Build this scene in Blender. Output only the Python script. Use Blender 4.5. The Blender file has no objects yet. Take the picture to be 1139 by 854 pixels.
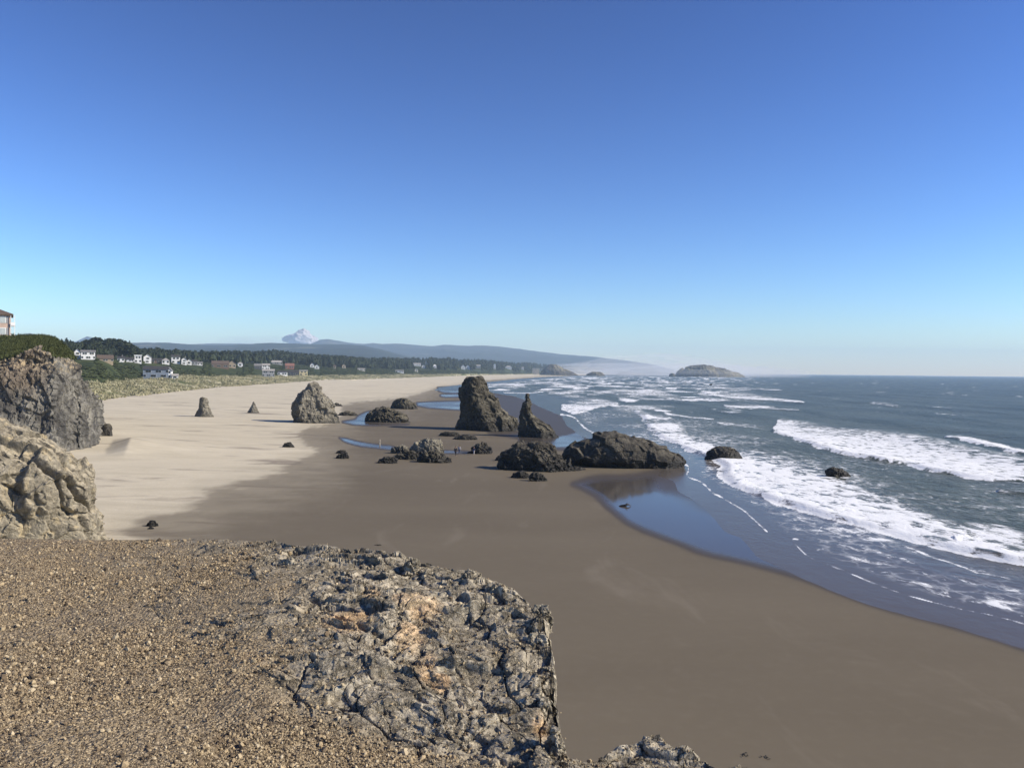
import bpy, math, random
import numpy as np
from mathutils import Matrix, Vector
random.seed(7); RNG = np.random.default_rng(11)
D = bpy.data
SC = bpy.context.scene
COL = SC.collection

# ------------------------------------------------------------------ camera model
PW, PH, F, HC = 1139.0, 854.0, 922.0, 16.0
PITCH = math.atan((427 - 412.3) / F); ROLL = 0.0100
_f = np.array([0, math.cos(PITCH), -math.sin(PITCH)])
_r0 = np.array([1.0, 0, 0]); _u0 = np.cross(_r0, _f)
_r = _r0 * math.cos(ROLL) + _u0 * math.sin(ROLL)
_u = _u0 * math.cos(ROLL) - _r0 * math.sin(ROLL)

def ray(px, py):
    """world direction (x/y, z/y) through a photo pixel"""
    px = np.asarray(px, float); py = np.asarray(py, float)
    d = _f[None] * F + (px.reshape(-1, 1) - PW / 2) * _r[None] - (py.reshape(-1, 1) - PH / 2) * _u[None]
    return d[:, 0] / d[:, 1], d[:, 2] / d[:, 1]

def uq(pts):
    """photo pixels -> level bearing U and depression Q (both in pixels)"""
    p = np.asarray(pts, float)
    a, b = ray(p[:, 0], p[:, 1])
    return np.stack([a * F + PW / 2, -b * F], 1)

def at_z(px, py, z=0.0):
    a, b = ray([px], [py]); Y = (z - HC) / b[0]
    return np.array([a[0] * Y, Y, z])

def at_y(px, py, Y):
    a, b = ray([px], [py])
    return np.array([a[0] * Y, Y, HC + b[0] * Y])

def world_poly(pts, z=0.0):
    return np.array([at_z(x, y, z)[:2] for x, y in pts])

# ------------------------------------------------------------------ noise
_P = np.random.default_rng(5).permutation(256).astype(np.int32)
_P = np.concatenate([_P, _P, _P])
_G = np.random.default_rng(6).normal(size=(256, 3)); _G /= np.linalg.norm(_G, axis=1, keepdims=True)

def noise3(P):
    P = np.asarray(P, float)
    i = np.floor(P).astype(np.int64); f = P - i
    w = f * f * f * (f * (f * 6 - 15) + 10)
    i &= 255
    out = np.zeros(len(P))
    for dx in (0, 1):
        for dy in (0, 1):
            for dz in (0, 1):
                h = _P[_P[_P[(i[:, 0] + dx) & 255] + ((i[:, 1] + dy) & 255)] + ((i[:, 2] + dz) & 255)]
                g = _G[h]
                d = f - np.array([dx, dy, dz])
                v = (g * d).sum(1)
                wt = (w[:, 0] if dx else 1 - w[:, 0]) * (w[:, 1] if dy else 1 - w[:, 1]) * (w[:, 2] if dz else 1 - w[:, 2])
                out += v * wt
    return out * 1.5

def fbm(P, oct=4, lac=2.03, gain=0.5, ridged=False):
    P = np.asarray(P, float); a = 1.0; s = 0.0; out = np.zeros(len(P)); k = 1.0
    for o in range(oct):
        n = noise3(P * k + o * 17.3)
        if ridged: n = 1 - 2 * np.abs(n)
        out += a * n; s += a; a *= gain; k *= lac
    return out / s

def facet(P, seed=0, tilt=0.8, k=26.0):
    """broken-rock plates: each cell a tilted plane, blended over a narrow seam; also a seam measure (0 on seams)"""
    P = (np.asarray(P) + seed * 13.7).astype(np.float32)
    c = np.floor(P).astype(np.int32); G = _G.astype(np.float32)
    num = np.zeros(len(P), np.float32); den = np.full(len(P), 1e-20, np.float32); mx = np.zeros(len(P), np.float32)
    for dx in (-1, 0, 1):
        for dy in (-1, 0, 1):
            for dz in (-1, 0, 1):
                q = c + np.array([dx, dy, dz], np.int32); m = q & 255
                h = _P[_P[_P[m[:, 0]] + m[:, 1]] + m[:, 2]]
                d = P - (q + np.float32(.5) + G[h] * np.float32(.42))
                w = np.exp(-k * np.einsum('ij,ij->i', d, d)); g = G[(h + 91) & 255]
                num += w * (h * np.float32(1 / 255.) - np.float32(.5) + np.float32(tilt) * np.einsum('ij,ij->i', g, d)); den += w; np.maximum(mx, w, out=mx)
    return num / den, (mx / den - .5) * .4

def sstep(a, b, x):
    t = np.clip((x - a) / (b - a), 0, 1); return t * t * (3 - 2 * t)

def n2(x, y, s, seed=0.0):
    return noise3(np.stack([x * s, y * s, np.full(len(x), seed + 0.37)], 1))

def f2(x, y, s, seed=0.0, oct=4, sy=None):
    return fbm(np.stack([x * s, y * (sy or s), np.full(len(x), seed + 0.37)], 1), oct)

def dist_poly(x, y, poly, closed=False):
    poly = np.asarray(poly, float); n = len(poly)
    best = np.full(len(x), 1e18)
    for k in range(n if closed else n - 1):
        ax, ay = poly[k]; bx, by = poly[(k + 1) % n]
        ex, ey = bx - ax, by - ay; L = ex * ex + ey * ey + 1e-12
        t = np.clip(((x - ax) * ex + (y - ay) * ey) / L, 0, 1)
        d = (x - ax - t * ex) ** 2 + (y - ay - t * ey) ** 2
        np.minimum(best, d, out=best)
    return np.sqrt(best)

def inside(x, y, poly):
    poly = np.asarray(poly, float); n = len(poly); r = np.zeros(len(x), bool)
    for k in range(n):
        ax, ay = poly[k]; bx, by = poly[(k + 1) % n]
        if ay == by: continue
        c = ((ay > y) != (by > y)) & (x < (bx - ax) * (y - ay) / (by - ay) + ax)
        r ^= c
    return r

def pmask(x, y, poly, soft):
    """soft inside mask, evaluated only near the polygon"""
    poly = np.asarray(poly, float); out = np.zeros(len(x))
    lo = poly.min(0) - soft * 2; hi = poly.max(0) + soft * 2
    s = (x > lo[0]) & (x < hi[0]) & (y > lo[1]) & (y < hi[1])
    if not s.any(): return out
    d = dist_poly(x[s], y[s], poly, True); d = np.where(inside(x[s], y[s], poly), d, -d)
    out[s] = sstep(-soft, soft, d); return out

# ------------------------------------------------------------------ objects
def props(o, label=None, cat=None, group=None, kind=None):
    if label: o['label'] = label
    if cat: o['category'] = cat
    if group: o['group'] = group
    if kind: o['kind'] = kind
    return o

def mesh_obj(name, V, Fc, mat, parent=None, smooth=True, attrs=None, quads=None):
    me = D.meshes.new(name)
    V = np.asarray(V, np.float32)
    if quads is not None:
        q = np.asarray(quads, np.int32); k = q.shape[1]
        me.vertices.add(len(V)); me.vertices.foreach_set('co', V.ravel())
        me.loops.add(q.size); me.loops.foreach_set('vertex_index', q.ravel())
        me.polygons.add(len(q)); me.polygons.foreach_set('loop_start', np.arange(0, q.size, k, dtype=np.int32))
        me.update(calc_edges=True)
    else:
        me.from_pydata([tuple(v) for v in V.tolist()], [], Fc); me.update()
    me.polygons.foreach_set('use_smooth', np.full(len(me.polygons), smooth))
    for k, a in (attrs or {}).items():
        t = me.attributes.new(k, 'FLOAT', 'POINT'); t.data.foreach_set('value', np.asarray(a, np.float32))
    if mat: me.materials.append(mat)
    me.validate()
    o = D.objects.new(name, me); COL.objects.link(o)
    if parent: o.parent = parent
    return o

def empty(name, loc, rz=0.0):
    o = D.objects.new(name, None); COL.objects.link(o); o.location = loc; o.rotation_euler = (0, 0, rz)
    o.empty_display_size = 0.3
    return o

def grid_quads(nr, nc):
    a = np.arange(nr * nc, dtype=np.int32).reshape(nr, nc)
    return np.stack([a[:-1, :-1], a[:-1, 1:], a[1:, 1:], a[1:, :-1]], -1).reshape(-1, 4)

# ------------------------------------------------------------------ materials
class NT:
    def __init__(s, name):
        s.m = D.materials.new(name); s.m.use_nodes = True; s.t = s.m.node_tree; s.t.nodes.clear()
        s.out = s.t.nodes.new('ShaderNodeOutputMaterial')
    def n(s, typ, ins=None, **kw):
        x = s.t.nodes.new(typ)
        for k, v in kw.items(): setattr(x, k, v)
        for k, v in (ins or {}).items():
            if isinstance(v, bpy.types.NodeSocket): s.t.links.new(v, x.inputs[k])
            else: x.inputs[k].default_value = v
        return x
    def pos(s): return s.n('ShaderNodeNewGeometry').outputs['Position']
    def obj(s): return s.n('ShaderNodeTexCoord').outputs['Object']
    def attr(s, name): return s.n('ShaderNodeAttribute', attribute_name=name).outputs['Fac']
    def map(s, v, scale=(1, 1, 1)): return s.n('ShaderNodeMapping', {'Vector': v, 'Scale': scale}).outputs[0]
    def noise(s, v, scale, detail=6, rough=0.55, dist=0.0):
        return s.n('ShaderNodeTexNoise', {'Vector': v, 'Scale': scale, 'Detail': detail, 'Roughness': rough, 'Distortion': dist}).outputs[0]
    def vor(s, v, scale, feature='F1', out='Distance', rnd=1.0):
        return s.n('ShaderNodeTexVoronoi', {'Vector': v, 'Scale': scale, 'Randomness': rnd}, feature=feature).outputs[out]
    def rng(s, v, a, b, c=0.0, d=1.0, smooth=True):
        x = s.n('ShaderNodeMapRange', {'Value': v, 'From Min': a, 'From Max': b, 'To Min': c, 'To Max': d})
        x.interpolation_type = 'SMOOTHSTEP' if smooth else 'LINEAR'; return x.outputs[0]
    def math(s, op, a, b=0.0, clamp=False):
        x = s.n('ShaderNodeMath', {0: a, 1: b}, operation=op); x.use_clamp = clamp; return x.outputs[0]
    def mix(s, f, a, b, blend='MIX'):
        x = s.n('ShaderNodeMix', data_type='RGBA', blend_type=blend)
        for sock, v in ((0, f), (6, a), (7, b)):
            if isinstance(v, bpy.types.NodeSocket): s.t.links.new(v, x.inputs[sock])
            else: x.inputs[sock].default_value = v if sock == 0 else (*v, 1.0)
        return x.outputs[2]
    def fmix(s, f, a, b):
        x = s.n('ShaderNodeMix', data_type='FLOAT')
        for sock, v in ((0, f), (2, a), (3, b)):
            if isinstance(v, bpy.types.NodeSocket): s.t.links.new(v, x.inputs[sock])
            else: x.inputs[sock].default_value = v
        return x.outputs[0]
    def bump(s, h, strength, dist, normal=None):
        i = {'Height': h, 'Strength': strength, 'Distance': dist}
        if normal is not None: i['Normal'] = normal
        return s.n('ShaderNodeBump', i).outputs[0]
    def bsdf(s, col, rough=0.8, spec=0.3, normal=None, **kw):
        i = {'Base Color': col if isinstance(col, bpy.types.NodeSocket) else (*col, 1.0), 'Roughness': rough, 'Specular IOR Level': spec}
        if normal is not None: i['Normal'] = normal
        i.update(kw)
        return s.n('ShaderNodeBsdfPrincipled', i)
    def done(s, b): s.t.links.new(b.outputs[0], s.out.inputs[0]); return s.m

def plain(name, col, rough=0.7, spec=0.3, var=0.25, scale=3.0):
    t = NT(name); o = t.obj()
    n = t.noise(o, scale, 5)
    c = t.mix(t.rng(n, 0.3, 0.7), tuple(x * (1 - var) for x in col), tuple(min(1, x * (1 + var * 0.6)) for x in col))
    return t.done(t.bsdf(c, rough, spec))

# ================================================================== traced layout of the shore
WATERLINE = [(2400, 1040), (1500, 775), (1250, 725), (1139, 693.7), (1112, 685.7), (1059, 674.7), (1019, 664.7), (979, 651.4), (940, 634.8),
             (900, 620), (890, 610), (881, 599), (868, 594), (856, 591), (837, 576), (829, 568), (805, 554), (790, 546), (781, 535), (763, 530),
             (768, 519), (745, 511), (700, 498), (664, 484), (647, 474), (639, 463), (624, 457), (606, 449), (585, 441.5), (560, 437.5),
             (535, 434.8), (508, 434.5), (489, 434.5), (494, 431), (520, 427.6), (545, 425), (575, 421.9), (600, 420), (640, 418), (700, 416.3), (716, 415.8)]
FOOT = [(-700, 520), (-300, 500), (60, 462), (105, 449), (120, 444), (160, 440), (192, 436), (235, 431.6), (300, 427), (330, 425), (363, 422.5), (405, 421.8),
        (450, 420.4), (492, 418.8), (530, 417.4), (590, 416.4), (640, 415.9), (700, 415.6)]
W_UQ = uq(WATERLINE); F_UQ = uq(FOOT)
W_XY = world_poly(WATERLINE); F_XY = world_poly(FOOT, 2.5)
RIDGE_XY = world_poly([(146, 482), (145, 489), (141, 496), (133, 501)], 2.6)
RIDGE_LEE = np.vstack([RIDGE_XY, [(-110, 110), (-110, 200), (RIDGE_XY[0, 0] - 1, 200)]])
SEA_UQ = np.vstack([W_UQ, [(740, 1.2), (760, .2), (4000, .2), (4000, 1500), (2400, 1500)]])

def smooth_poly(p, n=3):
    for _ in range(n):
        q = [p[0]]
        for a, b in zip(p[:-1], p[1:]): q += [a * .75 + b * .25, a * .25 + b * .75]
        p = np.array(q + [p[-1]])
    return p

def sand_z(U, Q):
    """height of the beach under a bearing/depression, by distance from waterline and dune foot"""
    U = np.asarray(U, float); Q = np.maximum(np.asarray(Q, float), 0.9)
    sea = inside(U, Q, SEA_UQ); z = np.full(len(U), 0.6)
    for _ in range(2):
        Y = (HC - np.clip(z, -2, 3)) * F / Q; X = (U - PW / 2) / F * Y
        dw = dist_poly(X, Y, W_XY); df = dist_poly(X, Y, F_XY)
        t = dw / (dw + df + 1e-6)
        z = np.where(sea, -np.minimum(dw * 0.022, 2.5) - 0.02 * sstep(0, 4, dw), 2.5 * t ** 1.45)
    # wind-blown ridge beside the grassy bluff, gentle undulation of the dry sand
    z = z + 0.16 * t * np.where(sea, 0, 1) * f2(X, Y, 0.03, 3.0, 4, 0.08)
    return z

# film of standing water and damp / dry limits (photo pixels)
FILM_MAIN = [(638, 538), (652, 545), (666, 553), (679, 567), (705, 586), (747, 601), (784, 614.6), (824, 623), (863, 634), (900, 645), (930, 657), (979, 674.7),
             (1029, 687), (1079, 701), (1112, 711), (1139, 721), (1250, 756), (1500, 825), (2400, 1120), (2600, 1040), (1500, 740), (1139, 660), (979, 630), (880, 585),
             (840, 560), (800, 530), (770, 500), (740, 500), (735, 522), (700, 530), (660, 531)]
FILM_DULL = [(722, 520), (765, 515), (860, 575), (850, 592), (800, 577), (740, 548)]
FILMS = [(FILM_MAIN, 9.0), 
         ([(486, 430.5), (516, 429), (522, 433), (512, 438), (488, 436.6)], 1.0),
         ([(489, 438.5), (514, 437.6), (514, 442), (490, 442)], 0.7),
         ([(463, 447.5), (490, 446), (525, 445.5), (525, 457), (513, 456.5), (464, 453)], 1.0),
         ([(395, 466), (399, 461), (412, 456), (416, 459), (407, 463), (412, 470), (470, 472), (400, 474), (375, 469)], 1.2),
         ([(376, 486), (385, 487), (392, 489), (420, 494.5), (440, 496), (440, 501), (416, 498.5), (398, 496.5), (383, 492)], 0.9),
         ([(440, 498), (495, 500.5), (528, 501.5), (528, 504.5), (495, 504.5), (440, 503)], 0.9),
         ([(576, 485), (600, 487), (625, 484), (648, 479), (652, 497), (612, 498), (576, 493)], 1.0)]
WETDARK = [(512, 440), (545, 437), (590, 442), (612, 451), (640, 463), (668, 487), (640, 500), (600, 500), (575, 488), (545, 483), (525, 470)]
DRY = [(-4000, 760), (60, 640), (167, 602), (136, 591), (164, 577), (193, 573), (223, 560), (232, 555), (226, 548), (246, 542), (280, 535), (310, 524), (339, 510),
       (354, 503), (342, 496), (330, 485), (342, 476), (370, 470.6), (381, 462), (379, 450), (398, 447), (419, 445.7), (450, 442), (467, 438), (485, 431.6),
       (512, 427.4), (535, 423.5), (600, 419), (650, 417), (700, 415), (640, 413.4), (400, 409), (-4000, 330)]

UP = np.array([  # U, then Q and Y of: grassy dune top, shrub top, wooded ridge
    (-400, 24, 370, -8.5, 560, -13, 900), (60, 24, 370, -8.5, 545, -13, 880), (105, 20.0, 410, -8.2, 560, -12.5, 900), (130, 17, 500, -5.4, 640, -11, 950), (165, 13, 600, -4.6, 730, -9.5, 1000),
    (200, 9.6, 660, -3.8, 800, -9, 1100), (300, 9.0, 900, -1.6, 1150, -13, 1600), (400, 6.6, 1300, .2, 1500, -6, 2000), (500, 4.2, 1900, .9, 2100, -8, 2700),
    (560, 3.8, 2600, 1.8, 2800, -6, 3300), (600, 3.1, 3600, 1.3, 3800, -5, 4200), (650, 2.6, 4900, 1.5, 5100, -2.5, 5500), (700, 2.35, 6300, 2.0, 6500, 1.2, 6800),
    (730, 2.5, 6500, 2.6, 6700, 2.8, 7000), (2600, 2.6, 6500, 2.7, 6700, 2.8, 7000)])

def foot_q(U): return np.interp(U, np.r_[F_UQ[:, 0], 760, 2600], np.r_[F_UQ[:, 1], 2.2, 2.2])
def up_ctrl(U): return [np.interp(U, UP[:, 0], UP[:, k]) for k in range(1, 7)]

def upland_point(U, s):
    """s 0..1 dune, 1..2 shrubs, 2..3 woods, 3..4 back slope -> X, Y, Z"""
    U = np.asarray(U, float); s = np.asarray(s, float)
    fq = foot_q(U); z0 = sand_z(U, fq); Y0 = (HC - z0) * F / fq
    qd, yd, qs, ys, qr, yr = up_ctrl(U)
    yd = np.maximum(yd, Y0 * 1.01); ys = np.maximum(ys, yd * 1.01); yr = np.maximum(yr, ys * 1.01)
    zd, zs_, zr = HC - qd * yd / F, HC - qs * ys / F, HC - qr * yr / F
    Ys = np.stack([Y0, yd, ys, yr, yr * 1.22], 0); Zs = np.stack([z0, zd, zs_, zr, zr * 0.75 - 2], 0)
    k = np.clip(np.floor(s).astype(int), 0, 3); f = s - k; i = np.arange(len(U))
    e = np.where(k == 0, f * f * (3 - 2 * f), np.where(k == 1, np.sin(f * np.pi / 2), f))
    Y = Ys[k, i] * (1 - f) + Ys[k + 1, i] * f; Z = Zs[k, i] * (1 - e) + Zs[k + 1, i] * e
    X = (U - PW / 2) / F * Y
    Z = Z + (2.2 * (1 - 2 * np.abs(f2(X, Y, .05, 2.0, 3, 0.028))) - 1.5 + 1.1 * f2(X, Y, .14, 2.6, 3, .07)) * sstep(0, .25, s) * (1 - sstep(.95, 1.2, s))
    Z = Z + 2.0 * sstep(1.05, 1.4, s) * f2(X, Y, .03, 4.0, 4)
    return X, Y, Z

def ridge_z(X, Y):
    """wind-blown ridge of sand with a slip face, beside the grassy bluff"""
    d = dist_poly(X, Y, RIDGE_XY) * (1 + .25 * n2(X, Y, .2, 44)); lee = inside(X, Y, RIDGE_LEE)
    return 1.35 * np.where(lee, np.maximum(0, 1 - d / 3.4), np.exp(-d / 10.0)) * sstep(131, 147, Y) * sstep(176, 152, Y)

# ------------------------------------------------------------------ ground sheet
def build_ground():
    Ucol = np.unique(np.concatenate([np.arange(-3600, -420, 60), np.arange(-420, 0, 5), np.arange(0, 1145, 1.7), np.arange(1145, 2300, 8)]))
    nc = len(Ucol)
    t = np.linspace(1, 0, 430) ** 1.55
    fq = foot_q(Ucol)
    Qs = fq[None] + (1050 - fq[None]) * t[:, None]
    U1 = np.broadcast_to(Ucol, Qs.shape).ravel(); Q1 = Qs.ravel()
    z = sand_z(U1, Q1); Y = (HC - z) * F / Q1; X = (U1 - PW / 2) / F * Y; z = z + ridge_z(X, Y)
    s = np.linspace(0, 4, 100)[1:]
    U2 = np.tile(Ucol, len(s)); S2 = np.repeat(s, nc)
    X2, Y2, Z2 = upland_point(U2, S2)
    # far plain out to the foot of the hills
    Yl = Y2.reshape(-1, nc)[-1]; Zl = Z2.reshape(-1, nc)[-1]
    X3, Y3, Z3 = [], [], []
    for k, Yk in enumerate((8200, 10500, 13600)):
        X3.append((Ucol - PW / 2) / F * Yk); Y3.append(np.full(nc, Yk)); Z3.append(np.where(Ucol < 690, 14.0, -3.0))
    V = np.stack([np.concatenate([X, X2, *X3]), np.concatenate([Y, Y2, *Y3]), np.concatenate([z, Z2, *Z3])], 1)
    nr = len(V) // nc
    # masks
    wob = 3.0
    wx = n2(X, Y, .12, 1) * sstep(30, 140, Q1) * 5 + n2(X, Y, .5, 2) * 1.2; wy = n2(X, Y, .1, 3) * sstep(20, 140, Q1) * 3.0
    sc_ = np.clip(Q1 / 90, .12, 1.3); px_ = uq(DRY)
    dd = np.minimum(dist_poly(U1 + wx, Q1 + wy, px_, True), 200); dd = np.where(inside(U1 + wx, Q1 + wy, px_), dd, -dd) / sc_
    rag = 4 * f2(X, Y, .15, 71, 4, .3) * 2
    dry = .52 * sstep(-3.5, 3.5, dd + rag) + .20 * sstep(-2, 22, dd + rag * 2) + .28 * sstep(-60, 2, dd + 3 * rag) ** 1.5
    film = np.zeros(len(X))
    for poly, soft in FILMS: film = np.maximum(film, (1.0 if soft > 5 else .86) * pmask(U1 + wx * .5, Q1 + wy * .5, smooth_poly(np.vstack([uq(poly), uq(poly)[:1]]), 1), soft if soft > 5 else soft * 1.5))
    film *= 1 - .35 * pmask(U1 + wx, Q1 + wy, uq(FILM_DULL), 13)
    film = np.maximum(film, .11 * pmask(U1 + wx, Q1 + wy, uq(FILM_MAIN), 40))
    film *= .86 + .14 * sstep(-.3, .3, f2(X, Y, .04, 9, 3))
    film = np.maximum(film, .5 * pmask(U1 + wx, Q1 + wy, uq(WETDARK), 2.5))
    film = np.maximum(film, inside(U1, Q1, SEA_UQ) * 1.0)
    zero = np.zeros(3 * nc)
    veg = np.concatenate([np.zeros(len(X)), sstep(0.0, .22, S2 + .12 * n2(X2, Y2, .05, 7) ), zero + 1])
    shr = np.concatenate([np.zeros(len(X)), sstep(.85, 1.05, S2 + .2 * n2(X2, Y2, .03, 8)), zero + 1])
    dry = np.concatenate([dry, np.ones(len(X2)), zero]); film = np.concatenate([film, np.zeros(len(X2)), zero])
    o = mesh_obj('ground', V, None, sand_material(), attrs={'dry': dry, 'film': film, 'veg': veg, 'shrub': shr}, quads=grid_quads(nr, nc))
    props(o, 'long sandy beach, pale and dry by the dunes, dark and wet near the surf', None, None, 'structure')
    return o

def sand_material():
    t = NT('beach_sand'); p = t.pos()
    dry, film, veg, shr = t.attr('dry'), t.attr('film'), t.attr('veg'), t.attr('shrub')
    big = t.noise(t.map(p, (.02, .05, .05)), 1.0, 6, .6)
    streak = t.noise(t.map(p, (.05, .16, .1)), 1.0, 6, .62, .6)
    fine = t.noise(p, 1.3, 6, .6)
    grain = t.noise(p, 24, 4, .7)
    drycol = t.mix(t.rng(streak, .3, .72), (.49, .436, .320), (.62, .558, .42))
    drycol = t.mix(t.math('MULTIPLY', t.rng(streak, .52, .66), t.rng(big, .42, .56)), drycol, (.29, .25, .19))
    damp = t.mix(t.rng(big, .3, .7), (.122, .102, .069), (.150, .127, .088))
    trail = t.noise(t.map(p, (.16, .05, .1)), 1.0, 7, .6, 1.0)
    damp = t.mix(t.math('MULTIPLY', t.rng(trail, .56, .72), .45), damp, (.22, .19, .145))
    damp = t.mix(t.rng(grain, .2, .8), damp, t.mix(.5, damp, (.16, .135, .102)))
    col = t.mix(t.math('ADD', dry, t.math('MULTIPLY', t.math('SUBTRACT', fine, .5), .10), True), damp, drycol)
    col = t.mix(t.rng(film, 0, .36), col, (.078, .067, .055))
    gn = t.noise(t.map(p, (.16, .07, .2)), 1.0, 7, .65)
    dune = t.mix(t.rng(gn, .40, .56), (.11, .118, .055), (.40, .365, .23))
    dune = t.mix(t.rng(t.noise(t.map(p, (1, .5, 1)), .045, 5, .6), .50, .62), dune, (.065, .08, .03))
    dune = t.mix(t.rng(t.noise(p, .35, 4), .58, .7), dune, (.47, .41, .29))
    sh = t.mix(t.rng(t.noise(p, .09, 6, .6), .38, .62), (.018, .028, .010), (.058, .070, .026))
    g = t.mix(shr, dune, sh)
    col = t.mix(veg, col, g)
    rough = t.fmix(t.rng(film, .1, .95, smooth=False), .85, .075)
    rough = t.fmix(veg, rough, .95)
    
    h = t.math('ADD', t.math('MULTIPLY', fine, .6), t.math('MULTIPLY', t.noise(p, 5.0, 5, .6), .25))
    wet = t.math('SUBTRACT', 1.0, t.math('MULTIPLY', film, .985))
    nb = t.n('ShaderNodeBump', {'Height': h, 'Distance': .10, 'Strength': t.math('MULTIPLY', wet, t.fmix(dry, .18, .8))}).outputs[0]
    b = t.bsdf(col, rough, t.fmix(film, .12, .13), nb)
    return t.done(b)

# ------------------------------------------------------------------ sea sheet
# each breaker: shoreward edge, seaward edge (photo px), foam at the front, foam at the back, crest height
BREAK = [
 ([(701, 456.6), (713, 464.5), (718, 476), (728, 484), (744, 492), (765, 502.7), (784, 508), (802, 518.5), (800, 529), (810, 540), (834, 550), (861, 559), (914, 576),
   (962, 587), (1019, 604), (1071, 617), (1116, 626.6), (1139, 630), (1250, 655), (1500, 705), (2500, 910)],
  [(712, 457), (745, 464), (757, 472), (765, 483), (789, 491), (813, 499), (839, 504), (876, 508.6), (917, 520), (951, 529), (966, 544), (1000, 553), (1034, 572), (1064, 580), (1109, 583), (1139, 589), (1250, 610), (1500, 640), (2500, 790)], 1.0, .92, .55),
 ([(858, 480.5), (884, 490), (929, 505), (981, 514), (1004, 516), (1026, 523.6), (1071, 531), (1101, 535), (1139, 536), (1300, 548), (1600, 580), (2500, 680)],
  [(869, 463.7), (914, 471), (970, 475), (1019, 480.5), (1056, 490), (1094, 501), (1139, 508.6), (1300, 525), (1600, 550), (2500, 640)], 1.0, .82, .75),
 ([(1050, 487), (1064, 489.5), (1080, 494), (1101, 501), (1139, 509), (1250, 522)], [(1056, 484.5), (1068, 484), (1094, 490), (1139, 500), (1250, 512)], 1.0, .9, .7),
 ([(966, 449.5), (985, 452), (1001, 453.5)], [(970, 447.5), (985, 448.5), (1000, 451.5)], 1.0, .7, .4),
 ([(781, 437), (795, 442), (830, 444.8), (860, 447), (895, 450)], [(785, 433.5), (810, 435.5), (850, 440.5), (890, 446)], 1.0, .7, .7),
 ([(770, 429.5), (800, 432.5), (870, 435.5)], [(772, 427.5), (800, 430), (866, 432.5)], .9, .6, .5),
 ([(805, 452), (815, 456), (850, 455.5), (890, 458)], [(806, 448.5), (826, 447.5), (858, 452), (888, 456)], 1.0, .6, .6),
 ([(757, 446), (766, 448), (777, 447)], [(758, 443), (767, 443), (776, 445)], 1.0, .9, .5),
 ([(623, 457.5), (640, 461.5), (660, 456), (690, 450)], [(626, 449), (641, 443), (665, 441.5), (688, 447)], 1.0, .8, .35),
 ([(709, 438.5), (728, 440), (747, 439.5)], [(710, 431.5), (730, 432), (746, 437)], 1.0, .6, .4),
 ([(688, 444.5), (698, 448), (710, 447)], [(689, 441), (699, 442), (709, 445.5)], 1.0, .8, .4),
 ([(650, 440.5), (660, 441), (670, 438.5)], [(651, 438), (660, 437), (668, 436)], 1.0, .8, .4),
 ([(612, 431), (630, 432.6), (652, 431.8)], [(613, 428), (632, 427.5), (650, 429.5)], 1.0, .7, .4),
 ([(617, 440), (626, 439.5), (640, 436)], [(618, 437.5), (627, 436.5), (640, 434)], 1.0, .7, .3),
 ([(618, 421.5), (660, 422.5), (700, 422.3)], [(620, 420), (660, 420.3), (700, 420.6)], .9, .5, .4),
 ([(680, 427), (720, 429.5), (765, 429)], [(682, 425), (720, 426.5), (762, 427)], .9, .5, .4),
 ([(540, 428.8), (560, 429.6), (592, 428.2)], [(542, 426.5), (560, 426), (590, 426.6)], 1.0, .8, .3),
 ([(1065, 607), (1090, 600), (1139, 606)], [(1060, 600), (1090, 594), (1139, 598)], .9, .7, .35),
 ([(1109, 548), (1139, 552), (1250, 566)], [(1112, 545), (1139, 546), (1250, 556)], .5, .3, .4),
 ([(745, 418.8), (790, 421), (835, 420.6)], [(745, 417.4), (790, 418.6), (832, 418.8)], .9, .6, .3),
]
# thin foam lines left by the swash (photo px, half width px)
LINES = [([(1139, 693.7), (1112, 685.7), (1059, 674.7), (1019, 664.7), (979, 651.4), (940, 634.8), (900, 620), (890, 610), (881, 599), (889, 600)], 1.3),
         ([(854, 591), (837, 576), (829, 568), (805, 554), (790, 546), (781, 535), (763, 530), (768, 519), (758, 515)], 1.5),
         ([(953, 587), (969, 595), (1014, 609), (1035, 619), (1060, 626), (1088, 637)], 1.8), ([(1088, 637), (1110, 640), (1139, 648)], 1.0),
         ([(916, 584), (911, 590), (909, 595)], .9), ([(665, 484), (647, 474), (639, 463), (624, 461)], 1.6), ([(640, 450), (641, 462)], 1.0),
         ([(739, 459), (760, 463.5), (793, 466)], 1.2), ([(560, 436.6), (585, 437.6), (600, 436.4)], .8)]

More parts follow.
